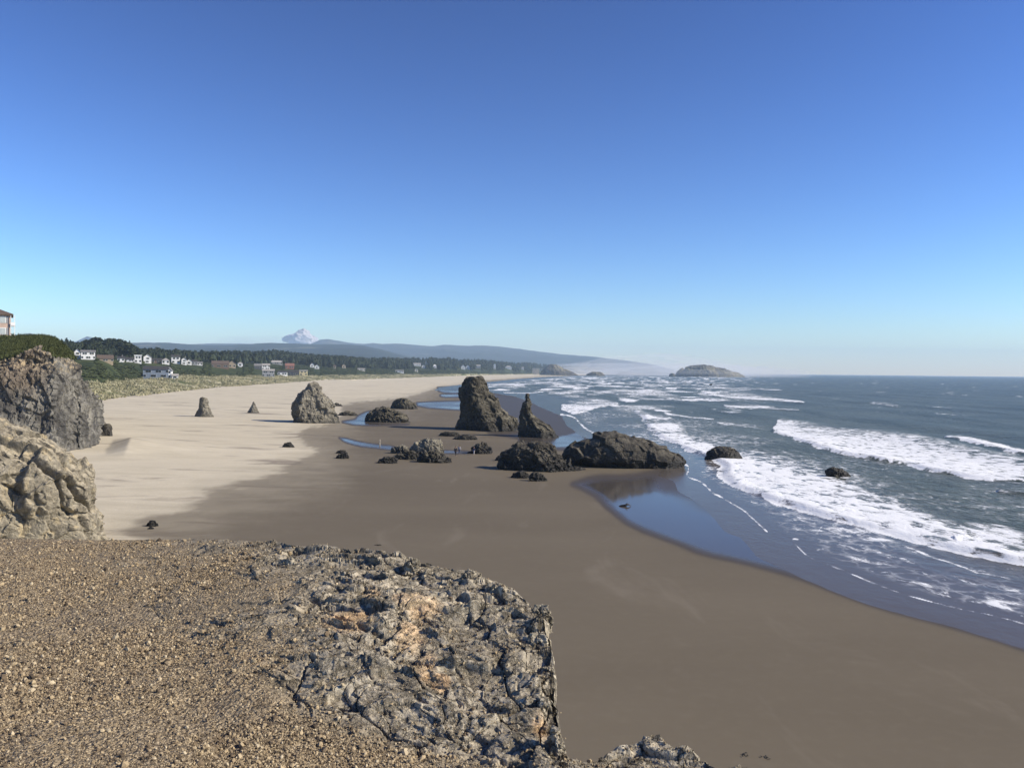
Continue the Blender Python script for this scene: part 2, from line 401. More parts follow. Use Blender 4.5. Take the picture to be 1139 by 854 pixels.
def build_sea():
    Ucol = np.unique(np.concatenate([np.arange(470, 1150, 1.35), np.arange(1150, 2350, 7)]))
    Qrow = np.concatenate([np.arange(1.02, 6, .3), np.arange(6, 60, .45), np.arange(60, 330, .85), np.arange(330, 800, 6)])[::-1]
    nc, nr = len(Ucol), len(Qrow)
    U = np.tile(Ucol, nr); Q = np.repeat(Qrow, nc)
    Y = HC * F / Q; X = (U - PW / 2) / F * Y
    sea = inside(U, Q, SEA_UQ); dw = dist_poly(X, Y, W_XY); sd = np.where(sea, dw, -dw)
    z = np.full(len(U), 0.015)
    # swell, crests parallel to the beach
    ph = X * (2 * np.pi / 38) + 5.0 * f2(X, Y, .012, 5, 3, .006)
    fade = sstep(18, 90, sd); pk = ((np.sin(ph) * .5 + .5) ** 2.2)
    z += fade * (.55 * pk * (0.55 + .8 * sstep(-.4, .5, n2(X, Y, .012, 6))) + .22 * f2(X, Y, .09, 12, 4, .05))
    z += sstep(2, 10, sd) * .04 * f2(X, Y, .5, 13, 3)
    foam = np.zeros(len(U)); under = np.zeros(len(U))
    near = sstep(5, 110, Q)
    wu = n2(X, Y, .11, 21) * 4 * near + n2(X, Y, .45, 22) * 2.2 * near + n2(X, Y, .03, 24) * 3.5 + n2(X, Y, .012, 25) * 3; wq = (n2(X, Y, .11, 23) * 2.2 + n2(X, Y, .6, 29) * 1.3) * near
    for lead, trail, f0, f1, A in BREAK:
        L, T = uq(lead), uq(trail); poly = np.vstack([L, T[::-1]])
        lo, hi = poly.min(0) - 12, poly.max(0) + 12
        s = np.where((U > lo[0]) & (U < hi[0]) & (Q > lo[1]) & (Q < hi[1]))[0]
        u, q = U[s] + wu[s], Q[s] + wq[s]
        dl, dt = dist_poly(u, q, L), dist_poly(u, q, T)
        ins = inside(u, q, poly); r = dl / (dl + dt + 1e-6)
        w = 1.2
        m = np.where(ins, sstep(-.4, w, np.minimum(dl, dt * 1.0 + .4)), 0)
        v = m * (f0 * (1 - r) ** .8 + f1 * (1 - (1 - r) ** .8)) * np.where(r > .68, 1 - (r - .68) * 1.5, 1) * np.where(Q[s] > 70, .92 + .3 * f2(X[s], Y[s], .05, 33, 3), .78 + .9 * f2(X[s], Y[s], .045, 33, 4))
        v = np.maximum(v, m * f0 * 1.12 * sstep(6 * np.clip(Q[s] / 110, .2, 1.3), 0, dl))
        foam[s] = np.maximum(foam[s], v)
        # the crest: steep front, long back
        Lw = world_poly(lead); dwx = dist_poly(X[s], Y[s], Lw)
        ins0 = inside(U[s], Q[s], poly)
        ht = A * np.where(ins0, sstep(0, 2.0, dwx) * np.exp(-np.maximum(dwx - 2.0, 0) / 9.0) * .85, 0) * (.75 + .5 * n2(X[s], Y[s], .12, 31))
        z[s] = z[s] + np.maximum(ht, 0)
    for line, w in LINES:
        L = smooth_poly(uq(line), 2); lo, hi = L.min(0) - 6, L.max(0) + 6
        s = np.where((U > lo[0]) & (U < hi[0]) & (Q > lo[1]) & (Q < hi[1]))[0]
        d = dist_poly(U[s] + wu[s] * .25, Q[s] + wq[s] * .25, L)
        foam[s] = np.maximum(foam[s], sstep(w, w * .3, d) * np.clip(.74 + .55 * f2(X[s], Y[s], .25, 41, 4), 0, 1.0))
    # scattered streaks and white horses in the surf zone
    surf = sstep(2.5, 6, Q) * sstep(110, 60, Q) * sstep(950, 760, U + .4 * Q) * sstep(5, 40, sd)
    st = f2(X, Y, .03, 51, 5, .014)
    foam = np.maximum(foam, surf * sstep(-.08, .26, st) * .72)
    st2 = f2(X, Y, .06, 53, 4, .02)
    foam = np.maximum(foam, surf * sstep(.10, .24, st2) * .98)
    out = sstep(3, 10, Q) * sstep(60, 150, sd); st3 = f2(X, Y, .05, 57, 4, .03)
    foam = np.maximum(foam, out * sstep(.36, .44, st3) * .8)
    # lacy left-over foam between breakers and over the swash
    lace = sstep(0, 3, sd) * sstep(95, 20, sd) * (.38 + .6 * f2(X, Y, .05, 61, 4, .03)) * sstep(25, 60, Q)
    foam = np.maximum(foam, np.clip(lace, 0, .55))
    shallow = sstep(30, 6, sd) * sstep(0.0, .5, 1 - foam * .0)
    k_ = sstep(48, 95, Q); shallow = shallow * k_ + (1 - k_) * .30 * sstep(50, 12, sd)
    keep = (sd > -6).reshape(nr, nc)
    q = grid_quads(nr, nc); kq = keep.ravel()[q].any(1); q = q[kq]
    used = np.zeros(nr * nc, bool); used[q.ravel()] = True; idx = np.cumsum(used) - 1
    z = np.where(sd < 0, .015, z)
    V = np.stack([X, Y, z], 1)[used]
    o = mesh_obj('sea', V, None, sea_material(), attrs={'foam': foam[used], 'shallow': shallow[used]}, quads=idx[q].astype(np.int32))
    props(o, 'grey blue ocean with rows of white breakers rolling onto the beach', None, None, 'structure')

def sea_material():
    t = NT('sea_water'); p = t.pos(); foam, sh = t.attr('foam'), t.attr('shallow')
    n1 = t.noise(t.map(p, (1, .55, 1)), .55, 9, .68, .4)
    nf = t.noise(t.map(p, (1, .6, 1)), 2.4, 6, .7)
    nn = t.math('ADD', t.math('MULTIPLY', n1, .84), t.math('MULTIPLY', nf, .16))
    wp = t.n('ShaderNodeVectorMath', {0: p, 1: t.n('ShaderNodeVectorMath', {0: t.n('ShaderNodeTexNoise', {'Vector': p, 'Scale': .5, 'Detail': 3.0}).outputs['Color'], 3: 2.2}, operation='SCALE').outputs[0]}, operation='ADD').outputs[0]
    ve = t.vor(t.map(wp, (1, .6, 1)), .62, 'DISTANCE_TO_EDGE')
    lace = t.rng(ve, .0, .16, 1, 0)
    a = t.math('ADD', foam, t.math('MULTIPLY', t.math('SUBTRACT', nn, .5), 3.0))
    solid = t.rng(a, .52, .86)
    b = t.math('MULTIPLY', t.math('MULTIPLY', lace, t.rng(foam, .18, .62)), t.rng(nn, .38, .58))
    fac = t.math('MAXIMUM', solid, t.math('MULTIPLY', b, .5))
    deep = t.mix(t.rng(t.noise(t.map(p, (.05, .02, 1)), 1, 4), .35, .65), (.062, .074, .056), (.094, .108, .084))
    wat = t.mix(sh, deep, (.098, .086, .074))
    h = t.math('ADD', t.math('MULTIPLY', t.noise(t.map(p, (1, .6, 1)), .33, 5, .6), 1.0), t.math('MULTIPLY', t.noise(t.map(p, (1, .7, 1)), 1.6, 5, .6), .35))
    amp = t.fmix(sh, 1.0, .07)
    nb = t.n('ShaderNodeBump', {'Height': h, 'Distance': .8, 'Strength': amp}).outputs[0]
    wb = t.bsdf(wat, t.fmix(sh, .30, .18), t.fmix(sh, .06, .11), nb, IOR=1.333)
    fn = t.n('ShaderNodeBump', {'Height': nn, 'Distance': .35, 'Strength': .8}).outputs[0]
    fb = t.bsdf((.80, .82, .83), .9, .1, fn)
    m = t.n('ShaderNodeMixShader', {0: fac}); t.t.links.new(wb.outputs[0], m.inputs[1]); t.t.links.new(fb.outputs[0], m.inputs[2])
    return t.done(m)

build_ground(); build_sea()

# ================================================================== rocks
def rock_material(name, dark, light, sc, top=None, tidal=True, ochre=None):
    t = NT(name); p = t.pos()
    n1 = t.noise(t.map(p, (1, 1, .55)), sc, 8, .62, .5); n2_ = t.noise(p, sc * 4.3, 7, .68)
    cr = t.vor(t.map(t.n('ShaderNodeVectorMath', {0: p, 1: t.n('ShaderNodeTexNoise', {'Vector': p, 'Scale': sc * 1.2, 'Detail': 4.0}).outputs['Color']}, operation='ADD').outputs[0], (1, 1, .5)), sc * 1.7, 'DISTANCE_TO_EDGE')
    c = t.mix(t.rng(n1, .32, .68), dark, light)
    c = t.mix(t.rng(n2_, .3, .7), t.mix(.45, c, tuple(x * .45 for x in dark)), t.mix(.3, c, tuple(min(.7, x * 1.35) for x in light)))
    c = t.mix(t.rng(cr, .0, .05, .22, 0), c, tuple(x * .35 for x in dark))
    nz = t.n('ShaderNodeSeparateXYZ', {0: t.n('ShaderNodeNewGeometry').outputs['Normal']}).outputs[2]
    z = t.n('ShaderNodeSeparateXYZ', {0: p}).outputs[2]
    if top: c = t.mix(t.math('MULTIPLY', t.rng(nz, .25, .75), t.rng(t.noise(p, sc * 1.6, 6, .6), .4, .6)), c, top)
    if ochre: c = t.mix(t.math('MULTIPLY', t.rng(t.noise(p, sc * .8, 5), .56, .66), .7), c, ochre)
    rough = .9
    if tidal:
        wet = t.rng(t.math('ADD', z, t.math('MULTIPLY', n1, -3.2)), -.6, .6, 1, 0)
        c = t.mix(t.math('MULTIPLY', wet, .75), c, tuple(x * .28 for x in dark)); rough = t.fmix(wet, .9, .5)
    h = t.math('ADD', t.math('MULTIPLY', n1, 1.0), t.math('MULTIPLY', n2_, .38))
    h = t.math('ADD', h, t.rng(cr, 0, .1, -.05, 0))
    nb = t.n('ShaderNodeBump', {'Height': h, 'Distance': .30 / sc, 'Strength': .85}).outputs[0]
    return t.done(t.bsdf(c, rough, .25, nb))

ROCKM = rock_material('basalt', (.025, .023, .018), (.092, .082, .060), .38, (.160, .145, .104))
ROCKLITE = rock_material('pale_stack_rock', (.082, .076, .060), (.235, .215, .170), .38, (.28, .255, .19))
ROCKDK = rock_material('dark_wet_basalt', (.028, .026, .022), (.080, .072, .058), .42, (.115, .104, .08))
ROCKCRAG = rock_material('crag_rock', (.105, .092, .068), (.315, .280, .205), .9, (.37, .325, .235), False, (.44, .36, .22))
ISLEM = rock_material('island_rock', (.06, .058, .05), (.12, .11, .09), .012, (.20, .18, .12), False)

def lofted(px_l, px_r, bfront, depth, p=1.7, ridge=0.0, rough=.06, seed=0, nl=70, nt=120, zb=None, zsc=.55, grooves=(), fine=1.25, kf=48.0, soft=.75):
    L, R = np.array(px_l, float), np.array(px_r, float)
    top = min(L[0, 1], R[0, 1]); bot = max(L[-1, 1], R[-1, 1])
    u, q = uq([bfront])[0]; z0 = float(sand_z([u], [q])[0]) if zb is None else zb
    Yf = (HC - z0) * F / q
    pys = np.linspace(top, bot, nl); ext = [bot + (bot - top) * .12 + 1.0]
    pys = np.r_[pys, ext]
    l = np.interp(pys, L[:, 1], L[:, 0]); r0_ = np.interp(pys, R[:, 1], R[:, 0]); r = np.interp(pys, R[:, 1], R[:, 0]); r = np.maximum(r, l + .3)
    abase = (r - l).max() / 2 * Yf / F; b0 = depth * abase; Y0 = Yf + b0 * .96
    la, lb = ray(l, pys); ra, rb = ray(r, pys)
    xl, xr = la * Y0, ra * Y0; zl = HC + (lb + rb) / 2 * Y0
    xc, a = (xl + xr) / 2, (xr - xl) / 2
    b = b0 * (a / abase) ** .75
    th = np.linspace(0, 2 * np.pi, nt, endpoint=False)
    cs, sn = np.cos(th), np.sin(th); ex = 2 / p
    cx = np.sign(cs) * np.abs(cs) ** ex; sy = np.sign(sn) * np.abs(sn) ** ex
    X = xc[:, None] + a[:, None] * (cx[None] + ridge * np.maximum(-sy, 0)[None] * (1 - np.abs(cx))[None])
    Yy = Y0 + b[:, None] * sy[None]; Z = np.repeat(zl[:, None], nt, 1)
    P = np.stack([X, Yy, Z], -1)
    dth = np.roll(P, -1, 1) - np.roll(P, 1, 1); dh = np.gradient(P, axis=0)
    N = np.cross(dth, -dh); N /= np.linalg.norm(N, axis=-1, keepdims=True) + 1e-9
    N[0] = (0, 0, 1)
    S = math.sqrt(abase * 2 * max(.5, zl[0] - zl[-1])); Pf = P.reshape(-1, 3); Q = (Pf + seed * 7.7) / S * np.array([1, 1, zsc / .7])
    W_ = Q + .05 * np.stack([fbm(Q * 3 + k * 5.5, 3) for k in range(3)], 1)
    f1, e1 = facet(W_ * 2.6, seed, 1.2, kf); f2_, e2 = facet(W_ * 6.5, seed + 3, 1.1, kf); f3, e3 = facet(W_ * 15, seed + 5, 1.1, kf); f4, e4 = facet(W_ * 34, seed + 9, 1.0, kf)
    d = soft * (1.0 * fbm(Q * 1.8, 4) + .22 * fbm(Q * np.array([5, 5, 2.6]), 4, ridged=True)) + 1.0 * f1 + .55 * f2_ + fine * (.26 * f3 + .12 * f4) - .08 * sstep(.12, 0, e1)
    d = d.reshape(-1) * S * rough
    if grooves:
        gu, gq = Pf[:, 0] / Pf[:, 1] * F + PW / 2, (HC - Pf[:, 2]) / Pf[:, 1] * F
        wv = fbm(Q * 9, 3) * 5
        for line, wd, dp in grooves: d -= dp * np.exp(-(dist_poly(gu + wv, gq - wv, uq(line)) / wd) ** 2) * (Pf[:, 1] < Y0)
    d = d.reshape(len(pys), nt)
    P = P + N * d[..., None]
    P[0] = P[0].mean(0)
    nl_ = len(pys); idx = np.arange(nl_ * nt, dtype=np.int32).reshape(nl_, nt); nx = np.roll(idx, -1, 1)
    quads = np.stack([idx[:-1], idx[1:], nx[1:], nx[:-1]], -1).reshape(-1, 4)
    c = np.array([xc[-2], Y0, z0])
    return P.reshape(-1, 3) - c, quads, c

def rock(name, label, cat, l, r, bfront, depth, mat, group=None, **k):
    V, q, c = lofted(l, r, bfront, depth, **k)
    o = mesh_obj(name, V, None, mat, quads=q, smooth=False)
    o.location = c
    me = o.data
    me.polygons.foreach_set('use_smooth', np.ones(len(me.polygons), bool))
    me.set_sharp_from_angle(angle=math.radians(38))
    return props(o, label, cat, group)

G_ST, G_RK = 'sea stacks standing on the beach', 'low rocks scattered over the wet sand'
rock('sea_stack', 'tallest sea stack, dark blunt tower with a long tail of rock sloping right', 'sea stack',
     [(520, 419.6), (518.5, 421), (515.5, 425), (513, 432), (512.5, 438), (514, 446), (513, 451), (513, 460), (510.5, 468), (507.5, 475), (507, 480)],
     [(537, 419.6), (539.5, 421), (541.5, 428), (544, 436), (548, 443), (553, 447.5), (556, 454), (561, 459), (567, 464), (574, 467), (577, 472), (579, 480)],
     (545, 480), .8, ROCKM, G_ST, p=1.25, ridge=.0, rough=.046, seed=1, nl=190, nt=340)
rock('sea_stack', 'slender dark sea stack ending in a finger of rock', 'sea stack',
     [(586, 437.6), (584.9, 439), (584.6, 446), (581, 448), (579, 454), (578, 463), (577, 474), (575.5, 485), (575, 487)],
     [(587, 437.6), (588.2, 439), (588.8, 446), (592, 452), (595, 459), (600, 464), (607, 470), (613, 475), (619, 480), (624, 486), (624.5, 487)],
     (599, 487), .8, ROCKM, G_ST, p=1.3, ridge=.1, rough=.040, seed=2, nl=170, nt=280)
rock('sea_stack', 'pale broad sea stack standing on dry sand, its left face in shade', 'sea stack',
     [(345, 427), (343, 428.5), (339.5, 432.5), (336, 434), (331, 440), (327.5, 446), (324.5, 452), (323.5, 461), (325, 468), (324.5, 471)],
     [(348, 427), (352, 428), (355, 432), (357.5, 438), (360, 442), (365, 444.5), (369, 449), (372, 455), (375, 461), (378, 467), (379, 471)],
     (350, 471), .8, ROCKLITE, G_ST, p=1.25, ridge=-.35, rough=.05, seed=3, nl=160, nt=280)
rock('sea_stack', 'small rounded sea stack alone on dry sand left of the pale broad stack', 'sea stack',
     [(226, 441.8), (223, 443), (222.3, 446), (221.5, 453), (219, 458), (217, 463), (216.5, 465)], [(228, 441.8), (231, 443), (232, 446), (231.5, 451), (234, 455), (236, 459), (238, 463.5), (238.5, 465)],
     (227, 463.8), .7, ROCKLITE, G_ST, p=1.5, rough=.04, seed=4, nl=60, nt=90)
rock('sea_stack', 'smallest pointed sea stack on the dry sand near the dunes', 'sea stack',
     [(282.4, 446.6), (281, 448.5), (279, 452), (277, 456), (275, 459.5)], [(282.8, 446.6), (284, 449), (285.3, 453), (287, 456.5), (289, 459.5)],
     (281.5, 459.4), .7, ROCKLITE, G_ST, p=1.4, rough=.045, seed=5, nl=50, nt=80)
rock('rock', 'long low whale-backed rock, largest of the rocks at the surf edge', 'rock',
     [(685, 481), (672, 482), (662, 484.5), (650, 488), (641, 490.5), (633, 495), (627, 500), (624.5, 507), (625, 512), (640, 517), (650, 523)],
     [(688, 481), (697, 483), (704, 485.8), (714, 487.5), (723, 491), (733, 495), (742, 499), (750, 503), (756, 507.5), (760, 513), (761, 519), (761, 523)],
     (705, 521.5), .42, ROCKDK, G_RK, p=1.6, rough=.040, fine=.6, seed=6, nl=140, nt=420, zsc=.9)
rock('rock', 'craggy dark rock with bumpy top just left of the whale-backed rock', 'rock',
     [(586, 493), (580, 494), (575, 496), (571, 500), (564, 502.5), (559, 505), (558, 509), (562, 513), (557, 518), (565, 524)],
     [(592, 493), (603, 494.5), (616, 496), (621, 501), (626, 507), (634, 514), (638, 519), (646, 523), (648, 526)],
     (605, 524.5), .5, ROCKDK, G_RK, p=1.7, rough=.075, seed=7, nl=120, nt=320, zsc=.9)
rock('rock', 'low broken rock lying in front of the craggy dark rock', 'rock',
     [(578, 524.3), (572, 526), (568, 530), (567, 533)], [(584, 524.5), (588, 527), (590, 530.5), (591, 533)], (579, 532), .5, ROCKDK, G_RK, rough=.08, seed=8, nl=40, nt=90)
rock('rock', 'low knobbly rock at the right end of the broken rocks before the craggy one', 'rock',
     [(595, 525), (591, 527), (589, 531), (589, 536)], [(598, 525.5), (604, 528), (607, 532), (609, 536)], (599, 535.3), .5, ROCKDK, G_RK, rough=.08, seed=9, nl=40, nt=90)
rock('rock', 'pale sunlit boulder, largest of the rock cluster beside the walking couple', 'rock',
     [(474, 487.5), (467, 490), (461, 494), (457, 499), (453, 505), (450, 510)], [(482, 487.5), (489, 488.5), (493, 495), (493.5, 501), (495, 506), (496, 510)], (474, 509), .6, ROCKLITE, G_RK, p=1.7, rough=.06, seed=10, nl=60, nt=130)
rock('rock', 'grey boulder forming the left end of the rock cluster', 'rock',
     [(444, 494.8), (439, 496.5), (436, 500), (435, 506)], [(448, 494.8), (453, 497), (456, 501), (458, 506)], (446, 504.8), .6, ROCKLITE, G_RK, rough=.07, seed=11, nl=45, nt=90)
rock('rock', 'flat dark slab in front of the large pale boulder', 'rock',
     [(478, 502.5), (470, 505), (465, 509), (463, 516)], [(487, 503), (495, 506), (501, 511), (504, 516)], (484, 515), .5, ROCKM, G_RK, rough=.08, seed=12, nl=45, nt=110)
rock('rock', 'low jumbled rock between the grey boulder and the dark slab', 'rock',
     [(452, 501.5), (446, 505), (441, 509), (441, 513)], [(460, 502), (465, 505), (467, 509), (469, 513)], (455, 511.5), .5, ROCKM, G_RK, rough=.09, seed=13, nl=40, nt=90)
rock('rock', 'small dark split rock alone to the left of the rock cluster', 'rock',
     [(434, 508.4), (427, 509.5), (420, 513), (416, 516.5)], [(438, 508.4), (441, 511), (442.5, 514), (443, 516.5)], (431, 515.6), .5, ROCKDK, G_RK, rough=.09, seed=14, nl=40, nt=90)
rock('rock', 'flat brown reef, left of two lying below the tallest stack', 'rock',
     [(497, 480.3), (491, 481.8), (488, 484), (487.5, 486)], [(504, 480.3), (510, 481.8), (512, 484), (512, 486)], (500, 485.4), .5, ROCKM, G_RK, rough=.06, seed=15, nl=36, nt=90)
rock('rock', 'flat brown reef, right of two lying below the tallest stack', 'rock',
     [(515, 483.8), (509, 485.5), (504, 487.5), (503.5, 490)], [(521, 483.8), (528, 485.2), (531, 487.5), (531.5, 490)], (517, 489.2), .5, ROCKM, G_RK, rough=.06, seed=16, nl=36, nt=90)
rock('rock', 'dark jagged rock with small spikes right of the walking couple', 'rock',
     [(537, 491.5), (533, 493.5), (528, 496.5), (523, 500.5), (517.5, 505), (517, 506)], [(541, 491.7), (543, 495), (545, 500), (548, 504), (549, 506)], (533, 505), .55, ROCKDK, G_RK, rough=.085, seed=17, nl=50, nt=110)
rock('rock', 'grey lumpy rock in a shallow pool midway to the dunes', 'rock',
     [(426, 453), (418, 454.5), (411, 459), (407, 463), (404.5, 469), (404, 471)], [(434, 453.5), (442, 456), (448, 460), (452, 465), (457, 469), (457, 471)], (431, 470), .55, ROCKM, G_RK, rough=.07, seed=18, nl=55, nt=130)
rock('rock', 'rounded grey rock behind the lumpy one in the pool', 'rock',
     [(446, 443.3), (439, 445), (436, 449), (434.5, 454), (434, 456)], [(452, 443.5), (458, 446), (462, 450), (463.5, 454), (464, 456)], (449, 455), .55, ROCKM, G_RK, rough=.065, seed=19, nl=50, nt=110)
rock('rock', 'small flat reef at the right foot of the pale broad stack', 'rock',
     [(384, 457.5), (380, 459), (376, 461.5), (375, 463)], [(390, 457.5), (394, 459), (397, 461), (398, 463)], (386, 462.4), .5, ROCKM, G_RK, rough=.07, seed=20, nl=36, nt=80)
rock('rock', 'tiny dark rock on pale sand behind the pale broad stack', 'rock',
     [(373, 447.8), (371, 449.5), (370, 452)], [(376, 448), (379, 450), (381.5, 452)], (375.5, 451.8), .6, ROCKDK, G_RK, rough=.08, seed=21, nl=30, nt=60)
rock('rock', 'black boulder on the sand at the foot of the grassy bluff', 'rock',
     [(119, 471), (115, 472.5), (112.5, 477), (112, 483), (112, 486)], [(121, 471.2), (124, 474), (125, 480), (125.5, 486)], (118.5, 485), .7, ROCKDK, G_RK, rough=.06, seed=22, nl=40, nt=80)
rock('rock', 'small dark rock at the edge of the dry sand near the cliff top', 'rock',
     [(169, 579), (165, 580.5), (162.5, 584), (162, 587)], [(172, 579.3), (175, 581.5), (176, 584), (176, 587)], (169, 585.6), .6, ROCKDK, G_RK, rough=.1, seed=23, nl=36, nt=70)
rock('rock', 'tiny flat stone just below the small dark rock by the dry sand edge', 'rock',
     [(167, 585.8), (165, 587), (164, 589)], [(169, 585.8), (171, 587), (171.5, 589)], (167.5, 588.4), .6, ROCKDK, G_RK, rough=.08, seed=24, nl=26, nt=50)
rock('rock', 'brown rock alone on pale sand below the pale broad stack', 'rock',
     [(320, 491.6), (316.5, 493), (314.5, 496), (314, 499)], [(322, 491.6), (325, 494), (327.5, 497), (328, 499)], (320.5, 498), .6, ROCKM, G_RK, rough=.08, seed=25, nl=36, nt=70)
rock('rock', 'dark rock beside the narrow pool, lower of a touching pair', 'rock',
     [(382, 503.5), (377, 506), (374, 509), (373.5, 511.5)], [(385, 503.5), (387, 506), (387.5, 509), (388, 511.5)], (380.5, 510.4), .6, ROCKDK, G_RK, rough=.09, seed=26, nl=36, nt=70)
rock('rock', 'dark rock beside the narrow pool, upper of a touching pair', 'rock',
     [(379, 500.6), (375, 502), (373, 504), (373, 506)], [(382, 500.6), (384, 502), (385, 504), (385, 506)], (379, 504.8), .6, ROCKDK, G_RK, rough=.09, seed=27, nl=30, nt=60)
rock('rock', 'small low dark rock touching the left side of the craggy dark rock', 'rock',
     [(555, 507), (552, 509), (550.5, 512), (550, 514)], [(558, 507), (562, 509.5), (563, 512), (563, 514)], (556.5, 512.6), .6, ROCKDK, G_RK, rough=.09, seed=28, nl=30, nt=60)
G_SR = 'rocks standing in the surf'
rock('surf_rock', 'dark domed rock standing in white surf beyond the whale-backed rock', 'rock',
     [(803, 497.3), (796, 498), (791, 499.5), (787, 503), (784.5, 508), (784, 513)], [(806, 497.3), (814, 498.5), (819, 501), (822, 505.5), (825, 510), (826, 513)], (804, 512), .6, ROCKDK, G_SR, p=1.9, rough=.045, seed=30, nl=60, nt=120, zb=0.0)
rock('surf_rock', 'black rock farthest right in the surf, foam trailing behind it', 'rock',
     [(927, 520), (922, 521), (919, 524), (918, 530), (918, 532)], [(932, 520.3), (939, 522.5), (944, 526), (946.5, 530), (947, 532)], (932, 531), .6, ROCKDK, G_SR, p=1.9, rough=.06, seed=31, nl=50, nt=100, zb=0.0)
rock('surf_rock', 'tiny far rock among breakers below the island', 'rock',
     [(790.5, 426.8), (789.2, 427.6), (789, 428.8)], [(791, 426.8), (792.2, 427.6), (792.5, 428.8)], (790.7, 428.5), .6, ROCKDK, G_SR, rough=.06, seed=32, nl=24, nt=40, zb=0.0)
rock('island', 'large flat-topped island on the horizon out at sea', 'island',
     [(780, 406), (776, 406.7), (768, 407.6), (763, 408.8), (761, 411), (757, 412), (754, 414), (752, 416.5), (751, 419.6)],
     [(782, 406), (787, 407.4), (790, 406.5), (797, 407.6), (803, 409.8), (811, 412.3), (820, 414.2), (825, 416.5), (829, 419), (829.5, 419.6)],
     (790, 419.2), .55, ISLEM, None, p=1.6, rough=.034, seed=33, nl=70, nt=160, zb=0.0)
rock('islet', 'small islet just left of the large island', 'island',
     [(746.5, 415), (744.8, 416), (744, 418), (744, 419.2)], [(748.5, 415), (750.5, 416), (751, 418), (751.5, 419.2)], (747.5, 419), .6, ISLEM, None, rough=.04, seed=34, nl=36, nt=60, zb=0.0)
rock('headland_rock', 'dark wooded mound at the far end of the beach by the beige house', 'headland',
     [(613, 405.6), (609, 407), (605, 409.5), (602, 412), (600, 417.2)], [(618, 405.8), (625, 408.5), (631, 411.5), (638, 414.5), (644, 417.4)], (620, 417.3), .6, ISLEM, None, rough=.03, seed=35, nl=50, nt=110, zb=1.0)
rock('headland_rock', 'low dark rock beyond the wooded mound, half lost in spray', 'headland',
     [(660, 413.8), (655, 415), (652, 416.5), (651, 418)], [(666, 413.8), (670, 414.8), (672.5, 417), (673, 418.4)], (663, 418), .6, ISLEM, None, rough=.03, seed=36, nl=36, nt=80, zb=0.5)
rock('headland_rock', 'farthest faint rock nearly hidden by spray left of the island', 'headland',
     [(697, 413.6), (690, 414.6), (686, 416), (684, 417)], [(702, 413.6), (710, 414.6), (716, 416), (720, 417.2)], (703, 416.9), .5, ISLEM, None, rough=.03, seed=37, nl=36, nt=80, zb=0.3)

rock('crag', 'sunlit tan rock crag rising at the left edge just beyond the cliff top', 'crag',
     [(-45, 466), (-80, 468), (-120, 478), (-160, 510), (-190, 560), (-210, 640)],
     [(-35, 466), (0, 472), (25, 478), (45, 486.5), (58, 494), (70, 502), (80, 510), (91, 518), (97, 527), (101, 541), (103, 556), (103.5, 572), (106, 590), (111, 610), (116, 640)],
     (20, 618), .6, ROCKCRAG, None, p=1.75, rough=.033, seed=40, nl=280, nt=800, zsc=.8, fine=1.7, kf=70.0, soft=.35,
     grooves=[([(34, 513), (44, 520), (54, 528), (60, 536)], 3.2, .9), ([(72, 534), (82, 545), (92, 556), (101, 566)], 3.0, 1.0), ([(38, 552), (42, 560), (41, 570)], 3.5, .6), ([(62, 540), (70, 556), (78, 572)], 2.0, .5),
              ([(4, 500), (22, 506), (36, 514)], 2.2, .4), ([(0, 540), (18, 548), (34, 556)], 2.0, .35), ([(86, 578), (94, 590), (97, 600)], 3.0, .5), ([(60, 500), (68, 512), (80, 524)], 2.0, .4)])

